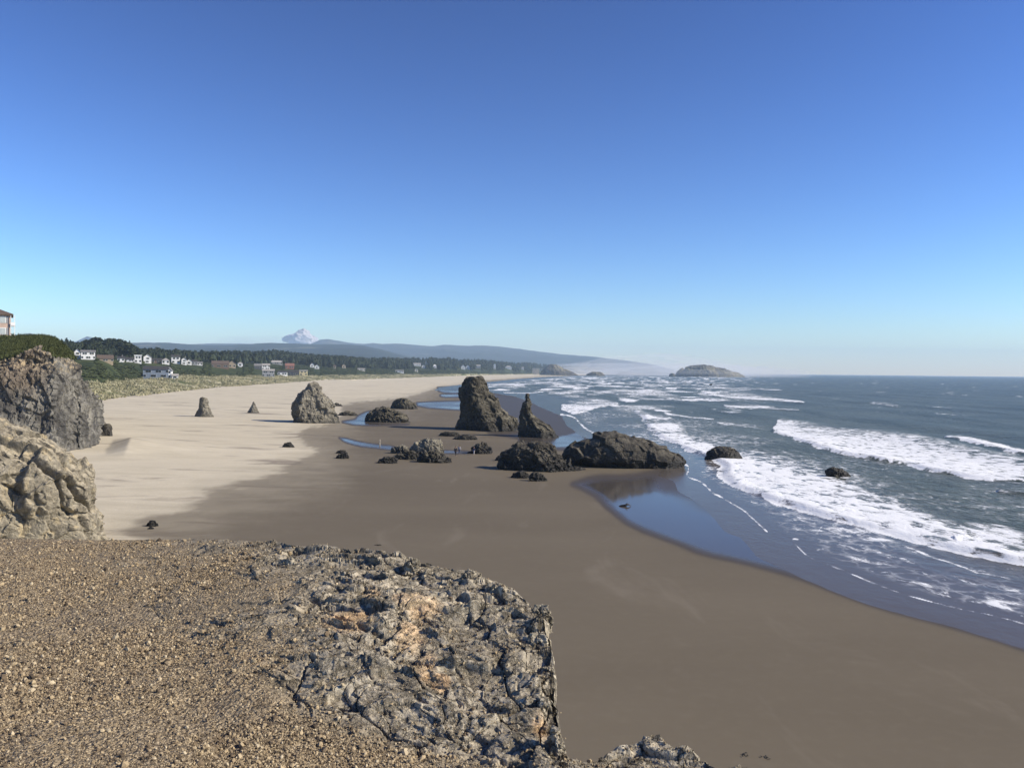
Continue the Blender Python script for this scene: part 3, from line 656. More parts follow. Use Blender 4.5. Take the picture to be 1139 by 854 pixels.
# ------------------------------------------------------------------ grassy bluff on the left
def build_bluff():
    E_ = np.array([(-320, 372), (0, 373.2), (28, 373.6), (50, 374), (60, 376), (68, 381), (74, 388), (79, 396), (82, 404), (87, 414), (92, 424), (96, 431), (101, 437), (106, 443), (111, 450), (114, 459), (116, 470), (117.5, 477)], float)
    B_ = np.array([(-320, 515), (60, 508), (90, 503), (102, 498), (110, 489), (117.5, 478)], float)
    G_ = np.array([(-320, 402), (0, 400), (20, 397), (34, 393), (44, 389), (52, 391), (60, 398), (66, 401), (74, 401), (80, 399), (84, 396), (120, 380)], float)
    px = np.concatenate([np.arange(-320, -6, 3.0), np.arange(-6, 117.6, .55)]); nc = len(px)
    E, B = np.interp(px, E_[:, 0], E_[:, 1]), np.interp(px, B_[:, 0], B_[:, 1])
    G = np.maximum(np.interp(px, G_[:, 0], G_[:, 1]) + 4.5 * f2(px, px * 0, .16, 3, 4), E); B = np.maximum(B, G + .2)
    rows = []; gm = []; sm = []
    Yb = np.array([at_z(x, y, .9)[1] for x, y in zip(px, B)])
    lean = lambda py: .055 * (B - py)
    for w in np.linspace(-.07, 1, 210):
        py = B + (G - B) * w
        ridge = 4.0 * np.exp(-((px - 100) / 9.0) ** 2) * sstep(430, 450, py)
        Y = Yb + lean(py) - ridge + 3.2 * (py < 425) * sstep(425, 400, py)
        rows.append((px, py, Y)); gm.append(np.zeros(nc)); sm.append(sstep(448, 425, py + 10 * n2(px, py, .08, 5)) * sstep(64, 36, px))
    Yg = rows[-1][2]
    for w in np.linspace(0, 1, 60)[1:]:
        py = G + (E - G) * w; Y = Yg + (np.maximum(45 * sstep(86, 60, px), .6)) * w
        rows.append((px, py, Y)); gm.append(np.full(nc, 1.0) * sstep(84, 79, px)); sm.append(np.zeros(nc))
    V = []
    for x, py, Y in rows:
        a, b = ray(x, py); V.append(np.stack([a * Y, Y, HC + b * Y], 1))
    last = V[-1]
    for dy, dz in ((3, -.6), (25, -6), (60, -30)):
        v = last.copy(); v[:, 1] += dy; v[:, 0] *= v[:, 1] / last[:, 1]; v[:, 2] = np.maximum(v[:, 2] + dz, -1); V.append(v); gm.append(gm[-1]); sm.append(sm[-1])
    P = np.stack(V); nr = len(V)
    N = np.cross(np.gradient(P, axis=1), np.gradient(P, axis=0)); N /= np.linalg.norm(N, axis=-1, keepdims=True) + 1e-9
    g = np.stack(gm).ravel(); Pf = P.reshape(-1, 3); Q = Pf * np.array([.3, .3, .22])
    f1, e1 = facet(Q * 1.0, 3, 1.1, 60.0); f2_, e2 = facet(Q * 2.6, 5, 1.1, 60.0); f3, e3 = facet(Q * 6, 8, 1.1, 60.0)
    d = .8 * fbm(Q * .8, 4) + + .75 * f1 + .50 * f2_ + .30 * f3 + .25 * fbm(Pf * np.array([.9, .9, .12]), 4, ridged=True) - .25 * sstep(.10, 0, e1)
    d = d * (1 - g) * .85 + g * .35 * fbm(Pf * .5, 4)
    fade = np.ones((nr, nc)); fade[:, px > 112] *= .4
    P = P + N * (d.reshape(nr, nc) * fade)[..., None]
    c = np.array([-40.0, 150, 1.0])
    t = NT('bluff_face'); p = t.pos(); ga, so = t.attr('grass'), t.attr('soil')
    n1 = t.noise(t.map(p, (1, 1, .6)), .35, 8, .65, .6); n2_ = t.noise(t.map(p, (1, 1, .7)), 1.6, 7, .7)
    col = t.mix(t.rng(n1, .36, .66), (.085, .082, .074), (.30, .285, .24))
    col = t.mix(t.rng(n2_, .3, .7), t.mix(.5, col, (.06, .055, .05)), col)
    soil = t.mix(t.rng(n2_, .3, .7), (.075, .060, .046), (.24, .20, .15))
    col = t.mix(so, col, soil)
    zz = t.n('ShaderNodeSeparateXYZ', {0: p}).outputs[2]
    col = t.mix(t.math('MULTIPLY', t.rng(zz, 14.0, 17.0), t.rng(n2_, .48, .62)), col, (.46, .37, .235))
    gr = t.mix(t.rng(t.noise(p, .25, 6, .65), .40, .60), (.020, .030, .011), (.095, .10, .04))
    col = t.mix(ga, col, gr)
    nb = t.n('ShaderNodeBump', {'Height': t.math('ADD', n1, t.math('MULTIPLY', n2_, .4)), 'Distance': 1.4, 'Strength': .8}).outputs[0]
    m = t.done(t.bsdf(col, .92, .2, nb))
    o = mesh_obj('bluff', P.reshape(-1, 3) - c, None, m, quads=grid_quads(nr, nc), attrs={'grass': g, 'soil': np.stack(sm).ravel()})
    o.location = c; o.data.set_sharp_from_angle(angle=math.radians(40))
    props(o, 'steep grey rock bluff at the left edge with brown soil under a grassy top', 'bluff')
    # rough grass on its top
    gi = np.where((g > .9) & (np.repeat(np.arange(nr), nc) < nr - 3))[0]
    pick = RNG.choice(gi, 9000); base = P.reshape(-1, 3)[pick] + RNG.normal(0, .25, (9000, 3)) * np.array([1, 1, 0])
    tufts('bluff_grass', base, .35, .8, plain('bluff_grass_blades', (.060, .070, .027), .9, .1, .5, .4), 'dark green grass mat covering the top of the bluff')

def tufts(name, base, h0, h1, mat, label, blades=4, w=.16, lean=.35):
    n = len(base); V = np.zeros((n, blades, 3, 3)); h = RNG.uniform(h0, h1, (n, blades)); an = RNG.uniform(0, 2 * np.pi, (n, blades)); la = RNG.uniform(0, 2 * np.pi, (n, blades))
    off = RNG.normal(0, .18, (n, blades, 2))
    c = base[:, None, :].repeat(blades, 1); c[..., :2] += off; c[..., 2] -= .05
    dx = np.stack([np.cos(an), np.sin(an), np.zeros_like(an)], -1) * w * h[..., None]
    V[:, :, 0] = c - dx; V[:, :, 1] = c + dx
    tip = np.stack([np.cos(la) * lean * h - .12 * h, np.sin(la) * lean * h, h], -1); V[:, :, 2] = c + tip
    o = mesh_obj(name, V.reshape(-1, 3), None, mat, quads=np.arange(n * blades * 3).reshape(-1, 3), smooth=False)
    return props(o, label, None, None, 'stuff')
build_bluff()

# ------------------------------------------------------------------ cliff top under the camera
def build_cliff_top():
    E_ = np.array([(-900, 590), (-300, 596), (0, 598.5), (110, 600.5), (160, 600), (235, 599), (290, 602), (330, 606), (365, 607), (400, 612), (430, 615), (470, 624), (500, 632), (530, 637), (550, 647), (568, 658), (585, 670), (597, 680),
                   (605, 694), (611, 722), (615, 754), (620, 792), (625, 830), (632, 844), (645, 848), (665, 846), (690, 834), (708, 826), (725, 823), (742, 829), (760, 838), (780, 846), (800, 853), (830, 862), (900, 915), (1000, 1010), (1150, 1200), (1600, 1900)], float)
    Euq = uq(E_)
    Ucol = np.unique(np.concatenate([np.arange(-900, -10, 8), np.arange(-10, 640, .85), np.arange(640, 860, .85), np.arange(860, 1580, 12)])); nc = len(Ucol)
    jz = np.zeros(nc); jit = sstep(200, 300, Ucol) * (5.0 * f2(Ucol, jz, .055, 3, 3) + 2.2 * f2(Ucol, jz, .3, 5, 3)); Eq = np.interp(Ucol + jit, Euq[:, 0], Euq[:, 1]) + 4.0 * sstep(180, 300, Ucol) * f2(Ucol, jz, .10, 8, 4)
    Exy = np.stack([(Euq[:, 0] - PW / 2) / F * 2.1 * F / Euq[:, 1], 2.1 * F / Euq[:, 1]], 1)
    nr = 640; n1_ = 560; Qm = np.maximum(475, Eq + 80); k1 = np.linspace(0, 1, n1_)[:, None]; k2 = (np.linspace(0, 1, nr - n1_ + 1)[1:] ** 1.4)[:, None]
    Q = np.concatenate([Eq[None] + (Qm - Eq)[None] * k1, Qm[None] + (np.maximum(1500, Qm + 300) - Qm)[None] * k2], 0)
    U = np.broadcast_to(Ucol, Q.shape)
    Xg, Yg = (U - PW / 2) / F * 1.95 * F / Q, 1.95 * F / Q
    s = dist_poly(Xg.ravel(), Yg.ravel(), Exy).reshape(Q.shape)
    z = 14.16 - .10 * np.exp(-s / .9) - .022 * Yg + .10 * n2(Xg.ravel(), Yg.ravel(), .35, 3).reshape(Q.shape) * sstep(0, 1.5, s)
    zh = np.interp(Q.ravel(), [150, 212, 330, 430, 600, 1500], [14.34, 14.30, 14.12, 13.92, 13.94, 14.1]).reshape(Q.shape)
    wh = sstep(60, 420, U); z = z * (1 - wh) + zh * wh
    # the second, nearer shoulder of rock drops lower on the right
    Y = (HC - z) * F / Q; X = (U - PW / 2) / F * Y
    P = np.stack([X, Y, z], -1)
    # how rocky: right shoulder and rim are bare rock, the rest loose gravel
    wob = f2(X.ravel(), Y.ravel(), .9, 5, 4).reshape(Q.shape)
    lim = np.interp(Q.ravel(), [190, 215, 300, 380, 440, 500, 1500], [250, 255, 290, 330, 500, 560, 640]).reshape(Q.shape)
    rocky = sstep(-90, 90, U - lim + wob * 190); rocky = np.maximum(rocky, sstep(640, 660, U) * .8)
    rim = sstep(.5, .0, s) * sstep(150, 260, U) * .8; rocky = np.maximum(rocky, rim)
    och = np.zeros(Q.shape)
    for (ox, oy, rx, ry) in ((392, 690, 25, 16), (412, 660, 12, 10), (470, 675, 28, 9), (455, 710, 20, 18), (475, 745, 14, 18), (490, 760, 9, 8), (262, 732, 30, 9), (600, 810, 14, 24)):
        u0, q0 = uq([(ox, oy)])[0]
        wv = n2(X.ravel() * 1.0, Y.ravel() * 1.0, 3.0, ox).reshape(Q.shape)
        och = np.maximum(och, sstep(1.25, .6, np.sqrt(((U - u0) / rx) ** 2 + ((Q - q0) / ry) ** 2) + .6 * wv))
    # closing face: drops from the rim to the beach
    rows = [P]
    e = P[0].copy()
    back = []
    nrm = np.stack([np.gradient(e[:, 1]), -np.gradient(e[:, 0])], 1); nrm = -nrm / (np.linalg.norm(nrm, axis=1, keepdims=True) + 1e-9)
    for k in range(9): nrm = (np.roll(nrm, 4, 0) + nrm + np.roll(nrm, -4, 0)) / 3
    for o_, dz in ((.015, -.22), (.06, -.45), (.15, -.9), (.35, -1.4), (.7, -3), (1.3, -6), (2.2, -10), (3.2, -15.5)):
        v = e.copy(); v[:, :2] += e[:, :2] / np.linalg.norm(e[:, :2], axis=1, keepdims=True) * o_ * .8; v[:, 2] += dz; back.append(v)
    P = np.concatenate([np.stack(back[::-1]), P], 0)
    nb_ = len(back)
    ex = lambda A, v: np.concatenate([np.full((nb_, nc), v), A], 0)
    rocky = ex(rocky, 1.0); och = ex(och, 0.0)
    N = np.cross(np.gradient(P, axis=1), np.gradient(P, axis=0)); N /= np.linalg.norm(N, axis=-1, keepdims=True) + 1e-9
    N = np.where(N[..., 2:3] < 0, -N, N)
    Pf = P.reshape(-1, 3); rk = rocky.ravel()
    R = Pf + .12 * np.stack([noise3(Pf * 2.1 + k * 9) for k in range(3)], 1)
    R = R @ np.array(Matrix.Rotation(.5, 3, 'Y') @ Matrix.Rotation(.3, 3, 'Z')).T
    dr = np.zeros(len(Pf)); dg = np.zeros(len(Pf)); i = np.where(rk > .02)[0]; Ri = R[i]; Pi = Pf[i]
    f1, e1 = facet(Ri * np.array([1.0, 2.3, 2.6]), 3, 1.1); f2_, e2 = facet(Ri * np.array([2.7, 5.6, 6]), 5, 1.1); f3, e3 = facet(Ri * np.array([7, 14, 15]), 8, 1.1); f4, e4 = facet(Ri * 26, 12, 1.0)
    dr[i] = .055 * f1 + .038 * f2_ + .016 * f3 + .006 * f4 + .03 * fbm(Pi * 1.5, 3) - .03 * sstep(.06, 0, e1) - .015 * sstep(.06, 0, e2)
    i = np.where(rk < .98)[0]; Pi = Pf[i]
    g1, ge = facet(Pi * 9, 21, .7)
    dg[i] = .035 * fbm(Pi * 2.0, 4) + .018 * g1 * sstep(.45, .8, fbm(Pi * 1.3, 3) + .5) + .014 * fbm(Pi * 14, 4)
    d = dg * (1 - rk) + dr * rk
    tap = np.concatenate([np.full(nb_, .35), .6 + .4 * sstep(0, 20, np.arange(P.shape[0] - nb_))]); d = (d.reshape(P.shape[:2]) * tap[:, None]).ravel()
    P = P + N * d.reshape(P.shape[:2])[..., None]
    nr2 = P.shape[0]
    # ground beneath and behind the viewer
    lastrow = P[-1]
    extra = []
    for Yk in (.3, -1.5, -5, -14):
        v = lastrow.copy(); w = max(1, 1 + (lastrow[:, 1].mean() - Yk) * .6); v[:, 0] *= w * 1.5; v[:, 1] = Yk; v[:, 2] = 14.2; extra.append(v)
    P = np.concatenate([P, np.stack(extra)], 0); rocky = np.concatenate([rocky, np.zeros((4, nc))], 0); och = np.concatenate([och, np.zeros((4, nc))], 0)
    nrt = P.shape[0]
    t = NT('cliff_top_ground'); p = t.pos(); ra, oa = t.attr('rocky'), t.attr('ochre')
    v1 = t.n('ShaderNodeTexVoronoi', {'Vector': p, 'Scale': 42.0}); pb = t.n('ShaderNodeSeparateColor', {0: v1.outputs['Color']}).outputs
    v2 = t.n('ShaderNodeTexVoronoi', {'Vector': p, 'Scale': 95.0}); pb2 = t.n('ShaderNodeSeparateColor', {0: v2.outputs['Color']}).outputs
    nA = t.noise(p, .9, 5, .6); nB = t.noise(p, 6.0, 6, .65); nC = t.noise(p, 30, 5, .7)
    gb = t.mix(t.rng(nA, .40, .60), (.32, .25, .15), (.19, .155, .11))
    gb = t.mix(t.rng(nB, .35, .65), t.mix(.45, gb, (.13, .098, .066)), gb)
    gcol = t.mix(t.rng(pb[0], .0, 1), t.mix(.6, gb, (.09, .068, .046)), t.mix(.45, gb, (.50, .40, .25)))
    gcol = t.mix(t.math('MULTIPLY', t.rng(pb2[1], .55, .95), .6), gcol, (.54, .44, .29))
    gcol = t.mix(t.math('MULTIPLY', t.rng(nC, .5, .35), .65), gcol, (.05, .038, .028))
    r1 = t.noise(t.map(p, (1, 1, 1.4)), 1.6, 8, .65, .7); r2 = t.noise(p, 9, 8, .68)
    rc = t.mix(t.rng(r1, .34, .66), (.29, .255, .19), (.54, .48, .36))
    rc = t.mix(t.rng(r2, .32, .68), t.mix(.5, rc, (.10, .088, .066)), t.mix(.25, rc, (.56, .50, .38)))
    wp = t.n('ShaderNodeVectorMath', {0: p, 1: t.n('ShaderNodeVectorMath', {0: t.n('ShaderNodeTexNoise', {'Vector': p, 'Scale': 2.2, 'Detail': 8.0, 'Roughness': .65}).outputs['Color'], 3: .75}, operation='SCALE').outputs[0]}, operation='ADD').outputs[0]
    ck = t.vor(wp, 3.6, 'DISTANCE_TO_EDGE'); ck2 = t.vor(wp, 9.0, 'DISTANCE_TO_EDGE')
    rc = t.mix(t.math('MULTIPLY', t.rng(ck, 0, .04, .6, 0), t.rng(r1, .42, .58)), rc, (.06, .053, .042)); rc = t.mix(t.math('MULTIPLY', t.rng(ck2, 0, .06, .45, 0), t.rng(r2, .58, .42)), rc, (.075, .066, .05))
    rc = t.mix(t.math('MULTIPLY', t.rng(t.noise(p, 20, 5, .7), .60, .70), .5), rc, (.6, .56, .45))
    rc = t.mix(t.math('MULTIPLY', oa, t.rng(r2, .22, .48)), rc, t.mix(t.rng(r1, .4, .6), (.58, .40, .23), (.64, .50, .32)))
    col = t.mix(ra, gcol, rc)
    hg = t.math('ADD', t.math('MULTIPLY', v1.outputs['Distance'], -.022), t.math('ADD', t.math('MULTIPLY', v2.outputs['Distance'], -.008), t.math('MULTIPLY', nC, .018)))
    hr = t.math('ADD', t.math('MULTIPLY', r1, .06), t.math('MULTIPLY', r2, .035)); hr = t.math('ADD', hr, t.math('ADD', t.rng(ck, 0, .06, -.03, 0), t.rng(ck2, 0, .08, -.012, 0)))
    nb2 = t.n('ShaderNodeBump', {'Height': t.fmix(ra, hg, hr), 'Distance': 1.0, 'Strength': .9}).outputs[0]
    m = t.done(t.bsdf(col, .95, .15, nb2))
    o = mesh_obj('cliff_top', P.reshape(-1, 3), None, m, quads=grid_quads(nrt, nc), attrs={'rocky': rocky.ravel(), 'ochre': och.ravel()})
    o.data.set_sharp_from_angle(angle=math.radians(42))
    for j, (xa, xb, ya, yb, zz) in enumerate(((593, 613, 675, 699, 14.12), (590, 608, 706, 734, 14.06), (600, 619, 740, 768, 14.0), (596, 615, 776, 806, 13.94), (608, 628, 808, 850, 13.90), (540, 562, 648, 668, 14.2), (512, 531, 637, 652, 14.24), (450, 468, 621, 634, 14.28), (714, 740, 822, 838, 13.9))):
        w_ = xb - xa; h_ = yb - ya
        Vb, qb, cb = lofted([(xa + .3 * w_, ya), (xa + .12 * w_, ya + .12 * h_), (xa, ya + .5 * h_), (xa - .1 * w_, yb)], [(xa + .66 * w_, ya), (xa + .9 * w_, ya + .16 * h_), (xb, ya + .45 * h_), (xb - .04 * w_, yb)], ((xa + xb) / 2, yb), .9, p=1.5, rough=.10, seed=60 + j, nl=50, nt=110, zb=zz, fine=1.3)
        ob = mesh_obj('rim_block', Vb + cb, None, m, o, quads=qb, attrs={'rocky': np.ones(len(Vb)), 'ochre': np.zeros(len(Vb))}); ob.data.set_sharp_from_angle(angle=math.radians(38))
    props(o, 'gravelly cliff top with bare cracked grey rock along its right rim', None, None, 'structure')
    # loose gravel: individual little stones
    ph = (1 + 5 ** .5) / 2
    ico = np.array([(-1, ph, 0), (1, ph, 0), (-1, -ph, 0), (1, -ph, 0), (0, -1, ph), (0, 1, ph), (0, -1, -ph), (0, 1, -ph), (ph, 0, -1), (ph, 0, 1), (-ph, 0, -1), (-ph, 0, 1)]) / 1.9
    icf = np.array([(0, 11, 5), (0, 5, 1), (0, 1, 7), (0, 7, 10), (0, 10, 11), (1, 5, 9), (5, 11, 4), (11, 10, 2), (10, 7, 6), (7, 1, 8), (3, 9, 4), (3, 4, 2), (3, 2, 6), (3, 6, 8), (3, 8, 9), (4, 9, 5), (2, 4, 11), (6, 2, 10), (8, 6, 7), (9, 8, 1)])
    sel = np.zeros(P.shape[:2], bool); sel[nb_ + 2:nb_ + nr - 1] = True
    w = sel * (1 - .86 * rocky) * (P[..., 1] > 2.2); w[:, (Ucol < -30) | (Ucol > 800)] = 0
    w = w * (.25 + sstep(-.25, .3, f2(P[..., 0].ravel(), P[..., 1].ravel(), .9, 77, 3))).reshape(w.shape)
    dens = np.zeros_like(w); dens[1:] = np.abs(P[1:, :, 1] - P[:-1, :, 1]) * P[1:, :, 1]
    w = w * np.maximum(dens, 0) ** .5; w = w.ravel() / w.sum()
    n = 85000
    pick = RNG.choice(len(w), n, p=w); B = P.reshape(-1, 3)[pick] + RNG.normal(0, .012, (n, 3)) * np.array([1, 1, 0])
    sz = np.exp(RNG.normal(math.log(.0032), .6, n)) * (.75 + .075 * B[:, 1]); sz = np.clip(sz, .0025, .030)
    big = RNG.random(n) < .004; sz[big] *= 1.6
    ax = RNG.normal(size=(n, 3, 3)); q_, _ = np.linalg.qr(ax)
    shape = ico[None] * RNG.uniform(.6, 1.15, (n, 12, 1)) * RNG.uniform(.55, 1.1, (n, 1, 3))
    Vp = np.einsum('nij,nkj->nki', q_, shape) * sz[:, None, None] + B[:, None] + np.array([0, 0, .25]) * sz[:, None, None]
    fq = (icf[None] + (np.arange(n) * 12)[:, None, None]).reshape(-1, 3)
    tone = np.repeat(RNG.random(n), 12)
    t = NT('gravel'); a = t.attr('tone'); p = t.pos()
    c = t.n('ShaderNodeValToRGB', {0: a}); cr = c.color_ramp; cr.interpolation = 'LINEAR'
    cols = [(0, (.055, .043, .031)), (.25, (.17, .127, .08)), (.5, (.31, .24, .145)), (.8, (.40, .315, .19)), (1, (.50, .42, .28))]
    while len(cr.elements) < len(cols): cr.elements.new(.5)
    for e_, (k, v) in zip(cr.elements, cols): e_.position = k; e_.color = (*v, 1)
    m = t.done(t.bsdf(c.outputs[0], .9, .2))
    o = mesh_obj('loose_gravel', Vp.reshape(-1, 3), None, m, quads=fq, smooth=False, attrs={'tone': tone})
    props(o, 'loose tan and brown gravel strewn over the cliff top', None, None, 'stuff')
build_cliff_top()

# ================================================================== hills
def hills(name, label, pts, Y, depth, mat, seed, pxr):
    p = np.array(pts, float); px = np.linspace(pxr[0], pxr[1], 420); py = np.interp(px, p[:, 0], p[:, 1])
    py = py + .5 * fbm(np.stack([px * .12, px * 0, px * 0 + seed], 1), 4)
    a, b = ray(px, py); nc = len(px); rows = []
    zc = np.maximum(HC + b * Y, 2)
    fs = np.concatenate([np.linspace(-1, 0, 46), [.15, .4, .8]])
    for f in fs:
        Yk = Y + f * depth; prof = (1 - abs(f)) ** .8 if f < 0 else 1 - f
        X = a * Yk; nz = fbm(np.stack([X / 900, np.full(nc, Yk / 1500), np.full(nc, seed * 3.1)], 1), 5, ridged=True)
        z = zc * prof * (1 + (.38 * nz - .2) * (1 - abs(1 - 2 * min(1, abs(f)))) * (f < 0))
        if f < 0: z = np.minimum(z, HC + (zc - HC) * Yk / Y - abs(f) * 6)
        rows.append(np.stack([X, np.full(nc, Yk), np.where(zc <= 2.5, -2, z)], 1))
    o = mesh_obj(name, np.concatenate(rows), None, mat, quads=grid_quads(len(fs), nc))
    return props(o, label, None, None, 'structure')

def hill_mat(name, base, clear, amt):
    t = NT(name); p = t.pos()
    n = t.noise(p, .0022, 8, .65); f = t.noise(p, .02, 6, .7)
    c = t.mix(t.rng(f, .3, .7), tuple(x * .7 for x in base), tuple(x * 1.25 for x in base))
    c = t.mix(t.math('MULTIPLY', t.rng(n, .6 - amt, .66 - amt), .8), c, clear)
    return t.done(t.bsdf(c, .95, .1))
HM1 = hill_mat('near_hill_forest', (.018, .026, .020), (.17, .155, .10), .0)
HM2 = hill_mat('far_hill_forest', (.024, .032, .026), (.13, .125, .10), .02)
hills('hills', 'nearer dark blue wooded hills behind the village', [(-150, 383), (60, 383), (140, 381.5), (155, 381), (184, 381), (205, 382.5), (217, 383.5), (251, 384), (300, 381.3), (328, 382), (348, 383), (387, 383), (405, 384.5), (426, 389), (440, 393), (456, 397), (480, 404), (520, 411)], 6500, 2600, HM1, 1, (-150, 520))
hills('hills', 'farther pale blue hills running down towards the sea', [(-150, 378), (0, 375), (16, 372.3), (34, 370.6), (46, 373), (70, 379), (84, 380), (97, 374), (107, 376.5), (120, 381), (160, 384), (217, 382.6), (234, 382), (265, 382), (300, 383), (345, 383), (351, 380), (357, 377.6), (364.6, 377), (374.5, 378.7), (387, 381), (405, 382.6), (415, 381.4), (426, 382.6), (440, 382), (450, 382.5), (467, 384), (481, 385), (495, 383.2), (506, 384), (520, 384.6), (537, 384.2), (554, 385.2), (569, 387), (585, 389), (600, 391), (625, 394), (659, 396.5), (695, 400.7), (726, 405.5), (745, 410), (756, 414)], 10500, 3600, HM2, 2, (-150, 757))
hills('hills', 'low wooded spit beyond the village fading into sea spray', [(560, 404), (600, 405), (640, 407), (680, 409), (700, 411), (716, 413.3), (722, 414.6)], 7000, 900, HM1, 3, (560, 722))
# the straw-coloured clearing on the nearer hill is part of HM1's pattern

# ================================================================== vegetation
def leaf_mat(name, a, b, sc=.25):
    t = NT(name); p = t.pos(); n = t.noise(p, sc, 5, .65); g = t.n('ShaderNodeNewGeometry').outputs['Random Per Island']
    c = t.mix(t.rng(n, .33, .67), a, b); c = t.mix(t.rng(g, 0, 1), t.mix(.5, c, tuple(x * .5 for x in a)), t.mix(.4, c, tuple(x * 1.4 for x in b)))
    return t.done(t.bsdf(c, .9, .15))
CON = leaf_mat('conifer_foliage', (.015, .023, .014), (.036, .046, .025)); SHR = leaf_mat('shrub_foliage', (.020, .030, .011), (.062, .075, .032), .06)
DUN = leaf_mat('dune_grass_blades', (.15, .15, .075), (.44, .405, .26), .08); BARK = plain('bark', (.09, .07, .05))

def crown_quads(n, seed, kind='cone'):
    """leaf clumps spread through a unit crown (height 1, radius ~.25)"""
    r = np.random.default_rng(seed); out = []
    for _ in range(n):
        if kind == 'cone':
            h = r.random() ** 1.25; rad = .27 * (1 - h) ** .75 * (.75 + .5 * math.sin(h * 23 + seed) ** 2) * math.sqrt(r.uniform(.25, 1)); zz = .12 + .88 * h; s = .10 * (1 - .55 * h)
        else:
            h = r.random(); rad = .36 * math.sqrt(max(0, 1 - (2 * h - 1) ** 2)) * math.sqrt(r.uniform(.3, 1)); zz = .3 + .68 * h; s = .10
        a = r.uniform(0, 2 * np.pi); c = np.array([rad * math.cos(a), rad * math.sin(a), zz])
        u = r.normal(size=3); u[2] *= .4; u /= np.linalg.norm(u); v = np.cross(u, r.normal(size=3)); v /= np.linalg.norm(v) + 1e-9
        s *= r.uniform(.6, 1.3); out += [c + u * s, c + v * s * .8, c - u * s, c - v * s * .8]
    return np.array(out)

def cone_core(seed, kind='cone'):
    r = np.random.default_rng(seed + 99); V = []; nn = 7
    lv = [(.12, .15), (.35, .19), (.6, .11), (.82, .055), (.96, .01)] if kind == 'cone' else [(.32, .1), (.48, .25), (.65, .28), (.82, .2), (.93, .04)]
    for z, rr in lv:
        for k in range(nn): a = k / nn * 2 * np.pi; q = rr * r.uniform(.75, 1.2); V.append((q * math.cos(a), q * math.sin(a), z + r.uniform(-.03, .03)))
    Fq = [(i * nn + k, i * nn + (k + 1) % nn, (i + 1) * nn + (k + 1) % nn, (i + 1) * nn + k) for i in range(len(lv) - 1) for k in range(nn)]
    return np.array(V), np.array(Fq)

def tree_template(n, seed, kind='cone'):
    q = crown_quads(n, seed, kind); c, f = cone_core(seed, kind)
    V = np.vstack([c, q]); Fq = np.vstack([f, (np.arange(len(q)).reshape(-1, 4) + len(c))])
    return V, Fq

def trunk_mesh(r0=.025, r1=.008, h=.85, n=7):
    V, Q = [], []
    for i, (z, r) in enumerate(((-.06, r0 * 1.3), (.02, r0), (.4, r0 * .7), (h, r1))):
        for k in range(n): a = k / n * 2 * np.pi; V.append((r * math.cos(a) + .006 * math.sin(i * 2.1), r * math.sin(a), z))
    for i in range(3):
        for k in range(n): Q.append((i * n + k, i * n + (k + 1) % n, (i + 1) * n + (k + 1) % n, (i + 1) * n + k))
    return np.array(V), np.array(Q)

def scatter_merge(name, templates, P, H, W, mat, label):
    Vs, Qs, off = [], [], 0; pick = RNG.integers(0, len(templates), len(P)); rot = RNG.uniform(0, 2 * np.pi, len(P))
    for k, (tv, tq) in enumerate(templates):
        i = np.where(pick == k)[0]
        if not len(i): continue
        c, s = np.cos(rot[i]), np.sin(rot[i]); x = tv[None, :, 0] * c[:, None] - tv[None, :, 1] * s[:, None]; y = tv[None, :, 0] * s[:, None] + tv[None, :, 1] * c[:, None]
        V = np.stack([x * W[i, None], y * W[i, None], tv[None, :, 2] * H[i, None]], -1) + P[i][:, None]
        Qs.append((tq[None] + (np.arange(len(i)) * len(tv))[:, None, None] + off).reshape(-1, 4)); Vs.append(V.reshape(-1, 3)); off += V.shape[0] * V.shape[1]
    o = mesh_obj(name, np.concatenate(Vs), None, mat, quads=np.concatenate(Qs), smooth=False)
    return props(o, label, None, None, 'stuff')

def up_at(px, py):
    """point of the upland surface seen at a photo pixel -> X, Y, Z"""
    u, q = uq([(px, py)])[0]; s = np.linspace(0.0, 3.0, 900)
    X, Y, Z = upland_point(np.full(900, u), s); Q = (HC - Z) * F / Y
    k = np.where(Q <= q)[0]; k = k[0] if len(k) else 899
    return np.array([X[k], Y[k], Z[k]])

